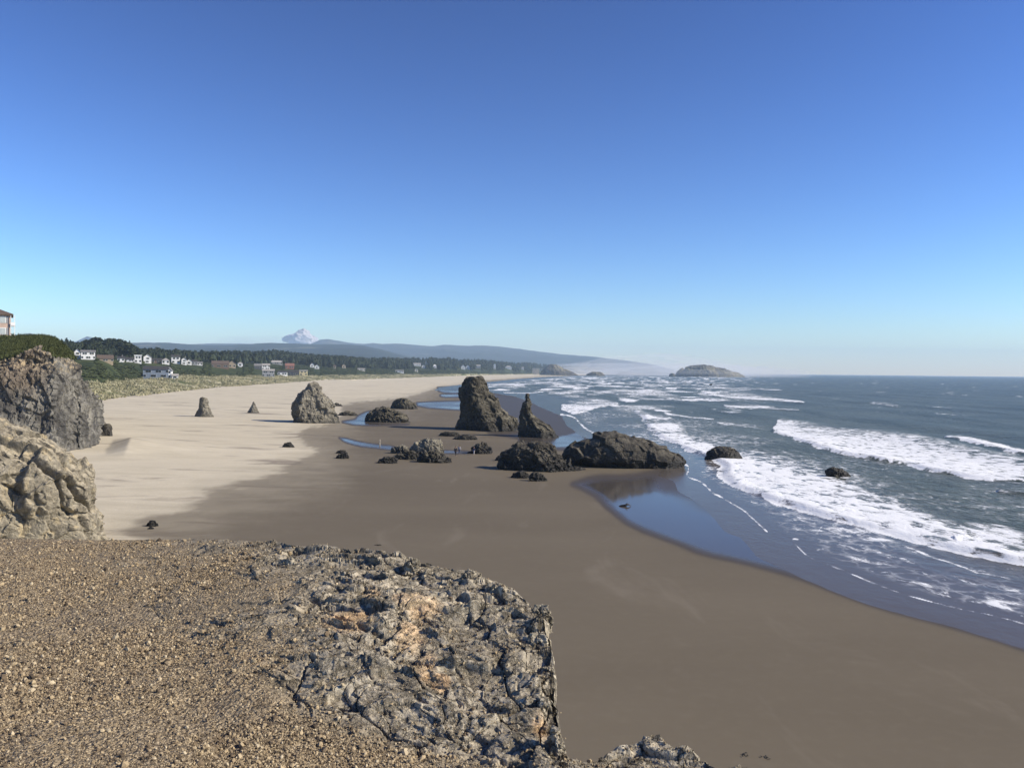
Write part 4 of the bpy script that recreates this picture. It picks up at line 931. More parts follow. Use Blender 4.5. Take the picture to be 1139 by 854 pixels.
H_ = [
 ('small white gabled house, leftmost of the two just right of the bluff', 83, 89, 388, 391.5, 399, 'white', 'rgrey', 'front', 1, 2, 0, None),
 ('big white two-storey house with a row of dark windows just right of the bluff', 91, 105, 389.6, 391.5, 400, 'white', 'rgrey', 'side', 4, 2, 0, None),
 ('long low brown-roofed house right of the big white house', 109, 125, 395, 399, 402.5, 'tan', 'rbrown', 'side', 4, 1, 0, None),
 ('small white house with a tall white chimney before the dark trees', 131, 138, 396.5, 398.5, 402.5, 'white', 'rdark', 'side', 2, 1, 0, 'chimney'),
 ('low white house with dark roof left of the tall flat-roofed one', 139, 149, 397.6, 399.8, 402.5, 'white', 'rdark', 'side', 3, 1, 0, None),
 ('tall white flat-roofed house with dark side windows', 150, 157, 394.8, 395.8, 404, 'white', 'white', 'flat', 2, 2, 0, None),
 ('tall white house with rounded gable beside the flat-roofed one', 160, 168, 394.2, 397.2, 404, 'white', 'rpale', 'front', 1, 2, 0, None),
 ('low dark-roofed house between two white gabled ones', 169.5, 180, 398.6, 400.5, 404.2, 'brown', 'rdark', 'side', 3, 1, 0, None),
 ('small white house with pyramid roof on the slope above the blue grey house', 180.5, 188, 398.4, 400.6, 405, 'white', 'rpale', 'hip', 2, 1, 0, None),
 ('white two-storey house under a wide dark roof with bright lower wall', 191, 200, 394.8, 397, 404.5, 'white', 'rdark', 'side', 2, 2, 0, None),
 ('white house with a thin chimney on the brow of the slope', 202, 207.5, 397.8, 400, 405.5, 'white', 'rgrey', 'front', 1, 2, 0, 'chimney'),
 ('small white house stepping down right of the chimney house', 208, 213, 399.5, 401.5, 405.8, 'white', 'rgrey', 'front', 1, 1, 0, None),
 ('pale grey house near the right end of the white row', 214, 219, 400.2, 402, 406.2, 'grey', 'rdark', 'side', 2, 1, 0, None),
 ('lowest white house closing the right end of the white row', 219.5, 225, 402.4, 403.8, 406.4, 'white', 'rgrey', 'side', 2, 1, 0, None),
 ('big blue grey house alone among the dunes with a white gabled front', 160, 186, 407.5, 411, 420.8, 'blue', 'rdark', 'side', 5, 2, -.12, None),
 ('white gabled wing standing at the right end of the blue grey house', 184.6, 190.6, 408.6, 412, 421.2, 'white', 'rgrey', 'front', 1, 2, -.12, None),
 ('small white shed beside the blue grey house in the dunes', 191.5, 198, 416, 418, 421.6, 'white', 'rpale', 'side', 1, 1, 0, None),
 ('long dark brown house with wide roof in the middle of the slope', 236, 254, 401.4, 405, 409.6, 'brown', 'rbrown', 'side', 5, 1, 0, None),
 ('tan gabled house joined to the right of the long brown house', 254.5, 262, 401, 404.2, 409.4, 'tan', 'rbrown', 'front', 2, 1, 0, None),
 ('small bright white house right of the tan gabled house', 264.5, 270, 402.6, 404.4, 408, 'white', 'rpale', 'hip', 1, 1, 0, None),
 ('tiny white cabin among dark trees above the slope', 279, 281.6, 400, 400.8, 403.4, 'white', 'white', 'flat', 1, 1, 0, None),
 ('dark house with low grey roof left of the white terrace', 283, 291, 404.6, 407, 411, 'dark', 'rgrey', 'side', 3, 1, 0, None),
 ('white house with balcony terrace above the dune edge', 291.5, 300, 404.5, 406.2, 411.5, 'white', 'rpale', 'side', 3, 2, 0, 'deck'),
 ('grey two-storey house on the dune edge below the white terrace', 292, 305, 410.6, 412.4, 419.2, 'grey', 'rpale', 'side', 4, 2, 0, None),
 ('long pale grey-roofed house high against the wood', 301, 314, 401, 403, 405.4, 'grey', 'rpale', 'side', 4, 1, 0, None),
 ('brick red house with a brown roof high on the slope', 317.5, 327, 404.2, 407, 410.4, 'red', 'rred', 'side', 3, 1, 0, None),
 ('white low house with dark sides on the dune edge', 309, 319.5, 412.5, 414, 417.8, 'white', 'rdark', 'side', 3, 1, 0, None),
 ('dark low house between the white and the yellow houses', 321, 332, 411.8, 414, 418.2, 'dark', 'rdark', 'side', 3, 1, 0, None),
 ('pale yellow two-part house on the dune edge', 333, 342, 411.4, 412.6, 418, 'yellow', 'rpale', 'flat', 2, 2, 0, None),
 ('white gabled house, left one of a pair below the wood', 345, 349.4, 403.6, 405.8, 408.6, 'white', 'rgrey', 'front', 1, 1, 0, None),
 ('white gabled house, right one of a pair below the wood', 350, 355, 405.4, 407.6, 410.2, 'white', 'rpale', 'front', 1, 1, 0, None),
 ('small beige house with steep roof above the bare slope', 380.5, 384.5, 404.8, 406.6, 409.4, 'beige', 'rbrown', 'front', 1, 1, 0, None),
 ('tiny tan cottage left of the steep-roofed beige house', 371, 373.6, 406.2, 407.4, 409.8, 'tan', 'rbrown', 'side', 1, 1, 0, None),
 ('long low cream house half sunk in the scrub', 398, 406, 409.6, 410.4, 412.2, 'cream', 'rpale', 'side', 4, 1, 0, None),
 ('low white house above the dune grass behind the lumpy rocks', 440, 449, 411.4, 412.4, 414.4, 'white', 'rgrey', 'side', 3, 1, 0, None),
 ('white long-roofed house at the left of the far village', 459, 468, 403.8, 405, 407, 'white', 'rpale', 'side', 3, 1, 0, None),
 ('white house stepping downhill in the far village', 469, 472.8, 405.6, 407, 409.6, 'white', 'rpale', 'front', 1, 1, 0, None),
 ('grey steep-roofed house above the far village', 472.6, 476, 401.4, 403.6, 406, 'grey', 'rgrey', 'front', 1, 1, 0, None),
 ('small bright white house between dark trees left of the tallest stack', 481.6, 485.4, 405.4, 407, 409.4, 'white', 'white', 'hip', 1, 1, 0, None),
 ('pale narrow house low on the slope of the far village', 461.4, 465, 409.8, 411, 413.6, 'cream', 'rgrey', 'front', 1, 2, 0, None),
 ('white house with twin gables above the tallest stack', 513, 517.4, 405.6, 407.8, 410.8, 'white', 'rpale', 'front', 1, 1, 0, None),
 ('white house with dark windows right of the twin gabled one', 518, 522.6, 406, 408, 410.6, 'white', 'rgrey', 'front', 1, 1, 0, None),
 ('pale grey house above the right shoulder of the tallest stack', 529, 534.4, 405.8, 407, 409.4, 'grey', 'rpale', 'side', 2, 1, 0, None),
 ('thin tall white house between the two far stacks', 549, 551.4, 404.4, 405.4, 410.2, 'white', 'rpale', 'front', 1, 2, 0, None),
 ('wide white house above the slender stack', 562, 569, 406.8, 408.2, 410.4, 'white', 'rpale', 'hip', 3, 1, 0, None),
 ('small white cottage right of the wide white house', 580, 582.6, 408.2, 409.2, 411.2, 'white', 'rpale', 'side', 1, 1, 0, None),
 ('large beige building with stepped roof at the far end of the beach', 592, 599.5, 409.5, 410.4, 416, 'beige', 'rpale', 'flat', 4, 3, 0, None),
]

def clear_of_houses(X, Y, U):
    ok = np.ones(len(X), bool)
    for h in H_:
        p = up_at((h[1] + h[2]) / 2, h[5]); u0, u1 = uq([(h[1], h[5]), (h[2], h[5])])[:, 0]
        ok &= ~((U > u0 - 1.2) & (U < u1 + 1.2) & (Y > p[1] * .90) & (Y < p[1] + 14))
    return ok

def plant_all():
    # dense far conifer wood behind the village
    n = 5200; U = RNG.uniform(30, 672, n); s = np.where(U < 235, 2.3, 2.05) + 1.0 * RNG.random(n) ** .9
    X, Y, Z = upland_point(U, s)
    k = (Z > 3) & clear_of_houses(X, Y, U) & ((n2(X, Y, .008, 31) + .5 * n2(X, Y, .03, 32) > -.28) | (s > 2.75)); X, Y, Z, U = X[k], Y[k], Z[k], U[k]
    H = (11 + 7 * RNG.random(len(X))) * np.interp(U, [30, 150, 165, 220, 300, 500, 640], [.72, .7, .66, .72, .95, 1.15, 1.1]) * (1 + .35 * n2(X, Y, .006, 3)); W = H * RNG.uniform(.85, 1.4, len(X))
    T = [tree_template(26, i, 'cone') for i in range(5)] + [tree_template(24, 50 + i, 'round') for i in range(2)]
    scatter_merge('conifer_wood', T, np.stack([X, Y, Z - .5], 1), H, W, CON, 'dense dark conifer wood behind the village houses')
    # scrub on the bluff slope below the houses
    n = 17000; U = RNG.uniform(20, 690, n); s = .92 + 1.2 * RNG.random(n) ** .8
    X, Y, Z = upland_point(U, s); k = (Z > 3) & clear_of_houses(X, Y, U); X, Y, Z, s_ = X[k], Y[k], Z[k], s[k]
    k = n2(X, Y, .02, 4) + .25 * n2(X, Y, .1, 5) > -.45; X, Y, Z = X[k], Y[k], Z[k]
    H = RNG.uniform(.9, 2.4, len(X)) * (1 + .5 * n2(X, Y, .015, 8)); W = H * RNG.uniform(2.2, 4.0, len(X))
    T = [tree_template(12, 80 + i, 'round') for i in range(5)]
    for tv, _ in T: tv[:, 2] -= .3
    scatter_merge('coastal_scrub', T, np.stack([X, Y, Z], 1), H, W, SHR, 'low green scrub covering the slope between the dunes and the houses')
    # marram grass on the dunes
    n = 26000; U = RNG.uniform(60, 600, n) ; s = 1.05 * RNG.random(n)
    X, Y, Z = upland_point(U, s); k = n2(X, Y, .05, 14) + .6 * n2(X, Y, .16, 15) > -.12; P = np.stack([X, Y, Z], 1)[k]
    tufts('dune_grass', P, .6, 1.35, DUN, 'straw coloured grass tufts covering the dunes at the back of the beach', 4, .3, .5)
plant_all()

def clump_trees():
    tv, tq = trunk_mesh()
    tm = mesh_obj('trunk', tv, None, BARK, quads=tq); trunk = tm.data; D.objects.remove(tm)
    crowns = []
    for i in range(5):
        V, Q = tree_template(170, 200 + i, 'cone' if i < 3 else 'round')
        o = mesh_obj('crown', V, None, CON, quads=Q, smooth=False); crowns.append(o.data); D.objects.remove(o)
    # skyline of the stand behind the white houses: photo x -> top y
    sky = [(69, 377), (74, 376), (79, 378.5), (84, 381), (89, 383), (93, 380), (98, 377.8), (103, 375.6), (107, 375.2), (112, 375.6), (116, 376.8), (120, 376.5), (124, 376.2), (127, 377.6), (130, 378.5), (133, 377.2), (137, 379.3), (140, 378.9), (144, 379), (147, 383.5), (152, 387)]
    what = {0: 'slim dark conifer', 1: 'full dark conifer', 2: 'ragged dark conifer', 3: 'round dark pine', 4: 'broad bushy pine'}
    posw = ['left of the stand above the white houses', 'directly above the two white houses', 'mid-stand above the brown-roofed house', 'right of the stand above the white houses']
    seen = {}; n = 0
    for row in range(2):
        for i, (px, pt) in enumerate(sky):
            x = px + random.uniform(-1, 1) + row * 2.4; top = pt + (row * random.uniform(2.5, 5)); Yb = 800 - row * 60 + random.uniform(-15, 15)
            a = at_y(x, 397, Yb); tp = at_y(x, top, Yb); h = tp[2] - a[2]
            k = random.randrange(5); r = D.objects.new('pine_tree' if k > 2 else 'conifer_tree', None); COL.objects.link(r); r.location = a; r.rotation_euler.z = random.uniform(0, 6.28)
            w = h * random.uniform(1.0, 1.35) * (1.0 if k < 3 else .9); r.scale = (w, w, h)
            for nm, me in (('trunk', trunk), ('crown', crowns[k])):
                c = D.objects.new(nm, me); COL.objects.link(c); c.parent = r
            z = 0 if px < 84 else 1 if px < 106 else 2 if px < 127 else 3
            lab = f'{what[k]} in the {"back" if row == 0 else "front"} row {posw[z]}'
            props(r, lab, 'tree', 'look-alike trees: ' + lab)
clump_trees()

# ================================================================== houses
def boxv(x0, x1, y0, y1, z0, z1):
    return [(x0, y0, z0), (x1, y0, z0), (x1, y1, z0), (x0, y1, z0), (x0, y0, z1), (x1, y0, z1), (x1, y1, z1), (x0, y1, z1)]
BF = [(0, 3, 2, 1), (4, 5, 6, 7), (0, 1, 5, 4), (1, 2, 6, 5), (2, 3, 7, 6), (3, 0, 4, 7)]
def boxes(name, bs, mat, parent):
    V, Q = [], []
    for b in bs:
        o = len(V); V += boxv(*b); Q += [tuple(i + o for i in f) for f in BF]
    return mesh_obj(name, V, None, mat, parent, quads=Q, smooth=False)
_pm = {}
def paint(kind):
    cols = dict(white=(.74, .74, .72), cream=(.62, .57, .46), beige=(.46, .39, .30), grey=(.30, .31, .32), dark=(.07, .075, .085), brown=(.16, .11, .075), red=(.30, .13, .085), tan=(.36, .29, .2), yellow=(.60, .52, .30), pink=(.50, .38, .31), blue=(.20, .24, .30),
                rdark=(.055, .052, .052), rbrown=(.12, .09, .07), rgrey=(.19, .185, .18), rred=(.24, .12, .09), rpale=(.36, .34, .31), trim=(.78, .78, .76))
    if kind not in _pm: _pm[kind] = plain(kind + '_paint', cols[kind], .75, .25, .12, .8)
    return _pm[kind]
GLASS = (lambda t: t.done(t.bsdf((.02, .028, .035), .08, .5)))(NT('window_glass'))
FRAME = paint('trim')

def house(label, px0, px1, pt, pe, pb, wall, roof, style, nw=2, floors=1, rz=0.0, name='house', extra=None):
    """roof top, eave and base rows in the photo; stands on the slope seen at its base"""
    p = up_at((px0 + px1) / 2, pb); Y = p[1]; k = Y / F
    w = (px1 - px0) * k; he = (pb - pe) * k; hr = max((pb - pt) * k - he, .25); d = max(w * .75, 7.0)
    r = empty(name, p, rz - math.atan2(p[0], p[1])); props(r, label, 'house', 'houses of the village on the slope')
    x0, x1 = -w / 2, w / 2
    b = boxes('wall', [(x0, x1, 0, d, -2.5, he)], paint(wall), r)
    ov = .4
    if style == 'front':     # gable towards the beach
        gx = mesh_obj('gable', [(x0, .001, he), (x1, .001, he), (0, .001, he + hr), (x0, d, he), (x1, d, he), (0, d, he + hr)], [(0, 1, 2), (3, 5, 4), (0, 3, 4, 1)], paint(wall), r, False)
        t = .22; V = []
        for y in (-ov, d + ov): V += [(x0 - ov, y, he - ov * hr / (w / 2)), (0, y, he + hr), (x1 + ov, y, he - ov * hr / (w / 2)), (x1 + ov, y, he - ov * hr / (w / 2) + t), (0, y, he + hr + t), (x0 - ov, y, he - ov * hr / (w / 2) + t)]
        mesh_obj('roof', V, [(0, 1, 7, 6), (1, 2, 8, 7), (3, 4, 10, 9), (4, 5, 11, 10), (2, 3, 9, 8), (5, 0, 6, 11), (0, 5, 4, 1), (1, 4, 3, 2), (6, 7, 10, 11), (7, 8, 9, 10)], paint(roof), r, False)
    elif style == 'side':
        t = .22; V = []
        for x in (x0 - ov, x1 + ov): V += [(x, -ov, he - .1), (x, d / 2, he + hr), (x, d + ov, he - .1), (x, d + ov, he - .1 + t), (x, d / 2, he + hr + t), (x, -ov, he - .1 + t)]
        mesh_obj('roof', V, [(0, 6, 7, 1), (1, 7, 8, 2), (3, 9, 10, 4), (4, 10, 11, 5), (2, 8, 9, 3), (5, 11, 6, 0), (0, 1, 4, 5), (1, 2, 3, 4), (6, 11, 10, 7), (7, 10, 9, 8)], paint(roof), r, False)
        for xg in (x0 + .01, x1 - .01): mesh_obj('gable', [(xg - .08, 0, he), (xg - .08, d, he), (xg - .08, d / 2, he + hr), (xg + .08, 0, he), (xg + .08, d, he), (xg + .08, d / 2, he + hr)], [(0, 1, 2), (3, 5, 4), (0, 2, 5, 3), (1, 4, 5, 2), (0, 3, 4, 1)], paint(wall), r, False)
    elif style == 'hip':
        i = min(w, d) * .42
        mesh_obj('roof', [(x0 - ov, -ov, he), (x1 + ov, -ov, he), (x1 + ov, d + ov, he), (x0 - ov, d + ov, he), (x0 + i, d / 2 - .1, he + hr), (x1 - i, d / 2 - .1, he + hr), (x1 - i, d / 2 + .1, he + hr), (x0 + i, d / 2 + .1, he + hr)],
                 [(0, 1, 5, 4), (1, 2, 6, 5), (2, 3, 7, 6), (3, 0, 4, 7), (4, 5, 6, 7), (3, 2, 1, 0)], paint(roof), r, False)
    else:
        boxes('roof', [(x0 - ov, x1 + ov, -ov, d + ov, he, he + hr)], paint(roof), r)
    fh = he / floors
    for fl in range(floors):
        for i in range(nw):
            cx = x0 + w * (i + .5) / nw + (.06 * w if (i + fl) % 2 else -.03 * w); ww = min(w / nw * .52, 2.2); wh = min(fh * .5, 1.7); zb = fl * fh + fh * .34
            f = boxes('window', [(cx - ww / 2 - .1, cx + ww / 2 + .1, -.07, .02, zb - .1, zb + wh + .1)], FRAME, r)
            boxes('pane', [(cx - ww / 2, cx + ww / 2, -.11, -.06, zb, zb + wh)], GLASS, f)
    if extra == 'chimney': boxes('chimney', [(w * .12, w * .12 + .9, d * .5, d * .5 + .9, he, he + hr + 1.3)], paint('rgrey'), r)
    if extra == 'deck': boxes('deck', [(x0 - 1, x1 + 1, -3.0, -.02, -.25, 0.0), (x0 - 1, x1 + 1, -3.0, -2.9, .9, 1.0)], paint('cream'), r)
    if extra == 'garage': boxes('garage', [(x1 + .02, x1 + w * .45, 1.0, d * .8, -2, he * .7)], paint(wall), r)
    return r
for h in H_:
    house(h[0], h[1], h[2], h[3], h[4], h[5], h[6], h[7], h[8], h[9], h[10], h[11], 'house', h[12])

def bluff_building():
    Y = 188.0; p = at_y(11.5, 375, Y); r = empty('apartment_building', p, -math.atan2(p[0], p[1]))
    props(r, 'pink beige two-storey building with brown hip roof on top of the grassy bluff', 'building')
    k = Y / F; h = (375 - 349.5) * k; w = 14.0; d = 11.0; fl = h / 2
    boxes('wall', [(-w, 0, 0, d, -2, h)], paint('pink'), r)
    i = 4.0
    mesh_obj('roof', [(-w - .6, -.6, h), (.6, -.6, h), (.6, d + .6, h), (-w - .6, d + .6, h), (-w + i, d / 2 - .1, h + 1.9), (-i * .9, d / 2 - .1, h + 1.9), (-i * .9, d / 2 + .1, h + 1.9), (-w + i, d / 2 + .1, h + 1.9), (-w - .6, -.6, h - .25), (.6, -.6, h - .25), (.6, d + .6, h - .25), (-w - .6, d + .6, h - .25)],
             [(0, 1, 5, 4), (1, 2, 6, 5), (2, 3, 7, 6), (3, 0, 4, 7), (4, 5, 6, 7), (8, 9, 1, 0), (9, 10, 2, 1), (10, 11, 3, 2), (11, 8, 0, 3), (11, 10, 9, 8)], paint('rbrown'), r, False)
    wh = (lambda t: t.done(t.bsdf((.42, .46, .46), .15, .5)))(NT('curtained_glass'))
    for f in range(2):
        for cx in (-1.45, -3.3, -5.2, -7.4, -9.4):
            b = boxes('window', [(cx - .62, cx + .62, -.08, .02, f * fl + .55, f * fl + 2.1)], FRAME, r)
            boxes('pane', [(cx - .5, cx + .5, -.12, -.07, f * fl + .65, f * fl + 2.0)], wh, b)
            boxes('shutter', [(cx + .66, cx + 1.0, -.06, .02, f * fl + .55, f * fl + 2.1)], paint('grey'), r)
    bal = boxes('balcony', [(.02, .95, -.4, 2.6, fl - .1, fl + .05), (.02, .95, -.45, -.38, fl + .05, fl + .75), (.88, .95, -.4, 2.6, fl + .05, fl + .75)], FRAME, r)
    for x in (.1, .85): boxes('post', [(x - .06, x + .06, -.45, -.33, 0, fl - .1), (x - .06, x + .06, -.45, -.33, fl + .75, h - .3)], FRAME, r)
    boxes('door', [(.005, .05, .5, 1.6, fl + .1, fl + 2.2)], GLASS, r)
bluff_building()

# ================================================================== people and small things on the sand
SKIN = plain('skin', (.45, .28, .2), .6)
def skinned(name, verts, edges, radii, mat, parent, root=0, lv=1):
    me = D.meshes.new(name); me.from_pydata(verts, edges, []); me.update(); me.materials.append(mat)
    o = D.objects.new(name, me); COL.objects.link(o); o.parent = parent
    m = o.modifiers.new('skin', 'SKIN')
    if not me.skin_vertices: me.attributes.new
    lay = me.skin_vertices[0] if len(me.skin_vertices) else None
    if lay is None:
        bpy.context.view_layer.objects.active = o; lay = me.skin_vertices[0]
    for i, rr in enumerate(radii):
        lay.data[i].radius = rr if isinstance(rr, tuple) else (rr, rr); lay.data[i].use_root = (i == root)
    s = o.modifiers.new('sub', 'SUBSURF'); s.levels = lv; s.render_levels = lv
    return o

def person(px, py, height, rz, top, bottom, hair, label, stride=.16, group=None):
    u, q = uq([(px, py)])[0]; z = float(sand_z([u], [q])[0]); p = at_z(px, py, z); r = empty('person', p, rz); k = height / 1.75
    props(r, label, 'person', group); S = stride
    v = {'pel': (0, 0, .95), 'wst': (0, .01, 1.1), 'chs': (0, 0, 1.32), 'nck': (0, .01, 1.47), 'hd0': (0, -.01, 1.56), 'hd1': (0, -.015, 1.66), 'hd2': (0, 0, 1.74)}
    e = [('pel', 'wst'), ('wst', 'chs'), ('chs', 'nck'), ('nck', 'hd0'), ('hd0', 'hd1'), ('hd1', 'hd2')]
    R = dict(pel=(.15, .11), wst=(.13, .095), chs=(.16, .11), nck=.055, hd0=.075, hd1=.095, hd2=.06)
    for s, n in ((1, 'l'), (-1, 'r')):
        f = S * s
        for a, c, rr in (('hip', (.09 * s, 0, .9), .09), ('kne', (.1 * s, -f * .55 - .03, .5), .06), ('ank', (.1 * s, -f, .08 + (.04 if s < 0 else 0)), .04), ('toe', (.11 * s, -f - .15, .035), .035),
                         ('sho', (.19 * s, 0, 1.39), .06), ('elb', (.25 * s, f * .5 + .02, 1.12), .045), ('wri', (.25 * s, f * .6 - .1, .9), .03), ('plm', (.25 * s, f * .6 - .13, .84), .035)):
            v[a + n] = c; R[a + n] = rr
        e += [('pel', 'hip' + n), ('hip' + n, 'kne' + n), ('kne' + n, 'ank' + n), ('ank' + n, 'toe' + n), ('chs', 'sho' + n), ('sho' + n, 'elb' + n), ('elb' + n, 'wri' + n), ('wri' + n, 'plm' + n)]
        for i, (dy, L) in enumerate(((-.035, .07), (-.012, .085), (.012, .08), (.032, .065))):
            v[f'f{i}{n}'] = (.25 * s - .012 * s, f * .6 - .14 + dy, .80); v[f'g{i}{n}'] = (.25 * s - .022 * s, f * .6 - .145 + dy, .80 - L * .7)
            R[f'f{i}{n}'] = .009; R[f'g{i}{n}'] = .008; e += [('plm' + n, f'f{i}{n}'), (f'f{i}{n}', f'g{i}{n}')]
        v['th' + n] = (.235 * s, f * .6 - .19, .82); R['th' + n] = .01; e.append(('plm' + n, 'th' + n))
    def make(name, keys, mat, grow):
        ks = [x for x in v if x in keys]; ix = {x: i for i, x in enumerate(ks)}
        rad = [tuple((a + grow) * k for a in (R[x] if isinstance(R[x], tuple) else (R[x], R[x]))) for x in ks]
        return skinned(name, [tuple(c * k for c in v[x]) for x in ks], [(ix[a], ix[b]) for a, b in e if a in ix and b in ix], rad, mat, r, 0)
    make('body', set(v), SKIN, 0)
    make('jacket', {'pel', 'wst', 'chs', 'shol', 'shor', 'elbl', 'elbr', 'wril', 'wrir'}, top, .018)
    make('trousers', {'pel', 'hipl', 'hipr', 'knel', 'kner', 'ankl', 'ankr'}, bottom, .012)
    # hair and shoes
    V, Q = [], []; n = 10
    for i in range(6):
        t_ = i / 5 * 1.75
        for j in range(n): a = j / n * 2 * math.pi; V.append((k * .098 * math.sin(t_) * math.cos(a), k * (.012 + .108 * math.sin(t_) * math.sin(a) + .02 * t_), k * (1.665 + .112 * math.cos(t_))))
    for i in range(5):
        for j in range(n):
            if i < 2 or math.sin((j + .5) / n * 2 * math.pi) > -.35: Q.append((i * n + j, i * n + (j + 1) % n, (i + 1) * n + (j + 1) % n, (i + 1) * n + j))
    mesh_obj('hair', V, Q, hair, r)
    for s, n_ in ((1, 'l'), (-1, 'r')):
        a, t_ = v['ank' + n_], v['toe' + n_]
        skinned('shoe', [tuple(c * k for c in (a[0], a[1] + .04, a[2] - .04)), tuple(c * k for c in t_)], [(0, 1)], [.048 * k, .04 * k], paint('dark'), r)
    return r
JK = plain('dark_jacket', (.035, .035, .04)); NV = plain('navy_cloth', (.04, .055, .11)); WH = plain('white_cloth', (.62, .62, .64)); DN = plain('denim', (.07, .10, .17)); HR = plain('dark_hair', (.035, .025, .018)); PL = plain('pale_cloth', (.45, .41, .36))
person(506.8, 507.6, 1.85, 2.6, JK, JK, HR, 'person in dark clothes walking on the sand, larger of the close pair')
person(510.9, 504.9, 1.62, 2.8, WH, DN, HR, 'person in a white top walking just behind the one in dark clothes', .12)
person(527.2, 505.9, 1.5, -.6, NV, WH, HR, 'person in navy top and white trousers before the dark spiky rock', .14)

def sand_point(px, py):
    u, q = uq([(px, py)])[0]; return at_z(px, py, float(sand_z([u], [q])[0]))

def log_mesh(pts, rad, n=9, seed=0):
    pts = np.array(pts, float); V, Q = [], []; m = len(pts)
    for i in range(m):
        tn = pts[min(i + 1, m - 1)] - pts[max(i - 1, 0)]; tn /= np.linalg.norm(tn); a = np.cross(tn, [0.3, .2, 1]); a /= np.linalg.norm(a); b = np.cross(tn, a)
        for j in range(n):
            t_ = j / n * 2 * np.pi; rr = rad[i] * (1 + .22 * math.sin(j * 2.3 + i * 1.7 + seed)); V.append(pts[i] + rr * (a * math.cos(t_) + b * math.sin(t_)))
    for i in range(m - 1):
        for j in range(n): Q.append((i * n + j, i * n + (j + 1) % n, (i + 1) * n + (j + 1) % n, (i + 1) * n + j))
    c = len(V); V.append(pts[0]); V.append(pts[-1])
    F_ = [tuple(q) for q in Q] + [(c, (j + 1) % n, j) for j in range(n)] + [(c + 1, (m - 1) * n + j, (m - 1) * n + (j + 1) % n) for j in range(n)]
    return V, F_
WOOD = plain('driftwood_wood', (.05, .042, .036), .8, .3, .4, 6); PALEWOOD = plain('bleached_wood', (.50, .45, .37), .85, .2, .3, 5)
KELP = plain('dry_kelp', (.035, .028, .018), .6, .4, .4, 6)
def put(name, label, cat, p, V, F_, mat, group=None, parent=None):
    o = mesh_obj(name, V, F_, mat); o.location = p; return props(o, label, cat, group)
V, F_ = log_mesh([(-.7, 0, .02), (-.35, .05, .10), (.05, -.05, .12), (.4, .06, .22), (.75, .12, .05)], [.04, .10, .12, .08, .03])
V2, F2 = log_mesh([(.05, -.05, .12), (.15, -.2, .35), (.32, -.22, .42)], [.06, .04, .02], 7)
put('driftwood', 'dark piece of driftwood lying on the blue mirror of wet sand', 'driftwood', sand_point(695, 563), V + V2, F_ + [tuple(i + len(V) for i in f) for f in F2], WOOD)
V, F_ = log_mesh([(0, 0, -.3), (.01, .01, .5), (.03, 0, 1.0), (.05, .02, 1.42)], [.10, .095, .09, .07])
put('wooden_post', 'thin pale wooden post standing upright by the narrow blue pool', 'post', sand_point(422.3, 496.4), V, F_, PALEWOOD)
def kelp(label, px, py, w, seed):
    r = np.random.default_rng(seed); V, F_ = [], []
    for i in range(9):
        a = r.uniform(0, 6.28); c = r.normal(0, w * .28, 2); L = w * r.uniform(.2, .5)
        pts = [(c[0] + L * (t_ - .5) * math.cos(a) + .05 * w * math.sin(t_ * 7 + i), c[1] + L * (t_ - .5) * math.sin(a), .03 + .09 * w * math.sin(t_ * 3.1) * r.uniform(.3, 1)) for t_ in np.linspace(0, 1, 5)]
        v, f = log_mesh(pts, [.02 * w, .05 * w, .06 * w, .04 * w, .015 * w], 6, i); F_ += [tuple(k + len(V) for k in q) for q in f]; V += [tuple(x) for x in v]
    put('kelp_clump', label, 'kelp', sand_point(px, py), V, F_, KELP)
kelp('small dark kelp clump on damp sand just past the middle of the cliff rim', 421, 606.5, .55, 1)
kelp('dark scrap of kelp on the sand below the nearest rim, left of two', 829, 840, .3, 2)
kelp('dark scrap of kelp on the sand below the nearest rim, right of two', 853, 842.5, .28, 3)

# ================================================================== cloud, air, light, camera
def volume_mat(name, col, dens, aniso=0.2):
    m = D.materials.new(name); m.use_nodes = True; n = m.node_tree.nodes; n.clear()
    o = n.new('ShaderNodeOutputMaterial'); v = n.new('ShaderNodeVolumePrincipled')
    v.inputs['Color'].default_value = (*col, 1); v.inputs['Density'].default_value = dens; v.inputs['Anisotropy'].default_value = aniso
    m.node_tree.links.new(v.outputs[0], o.inputs['Volume']); return m

def ellipsoids(name, items, mat, jag=0.0, n=40):
    V, Q = [], []
    for it, (cx, cy, cz, rx, ry, rz) in enumerate(items):
        th = np.linspace(0, np.pi, n); ph = np.linspace(0, 2 * np.pi, n * 2, endpoint=False); t_, p_ = np.meshgrid(th, ph, indexing='ij')
        d = np.stack([np.sin(t_) * np.cos(p_), np.sin(t_) * np.sin(p_), np.cos(t_)], -1).reshape(-1, 3)
        rr = 1 + jag * fbm(d * 2.2 + it * 3.1, 4)
        o = len(V) * 0 + sum(len(v) for v in V); V.append(d * rr[:, None] * np.array([rx, ry, rz]) + np.array([cx, cy, cz]))
        a = np.arange(n * 2 * n).reshape(n, 2 * n); b = np.roll(a, -1, 1); Q.append(np.stack([a[:-1], a[1:], b[1:], b[:-1]], -1).reshape(-1, 4) + o)
    return mesh_obj(name, np.concatenate(V), None, mat, quads=np.concatenate(Q))

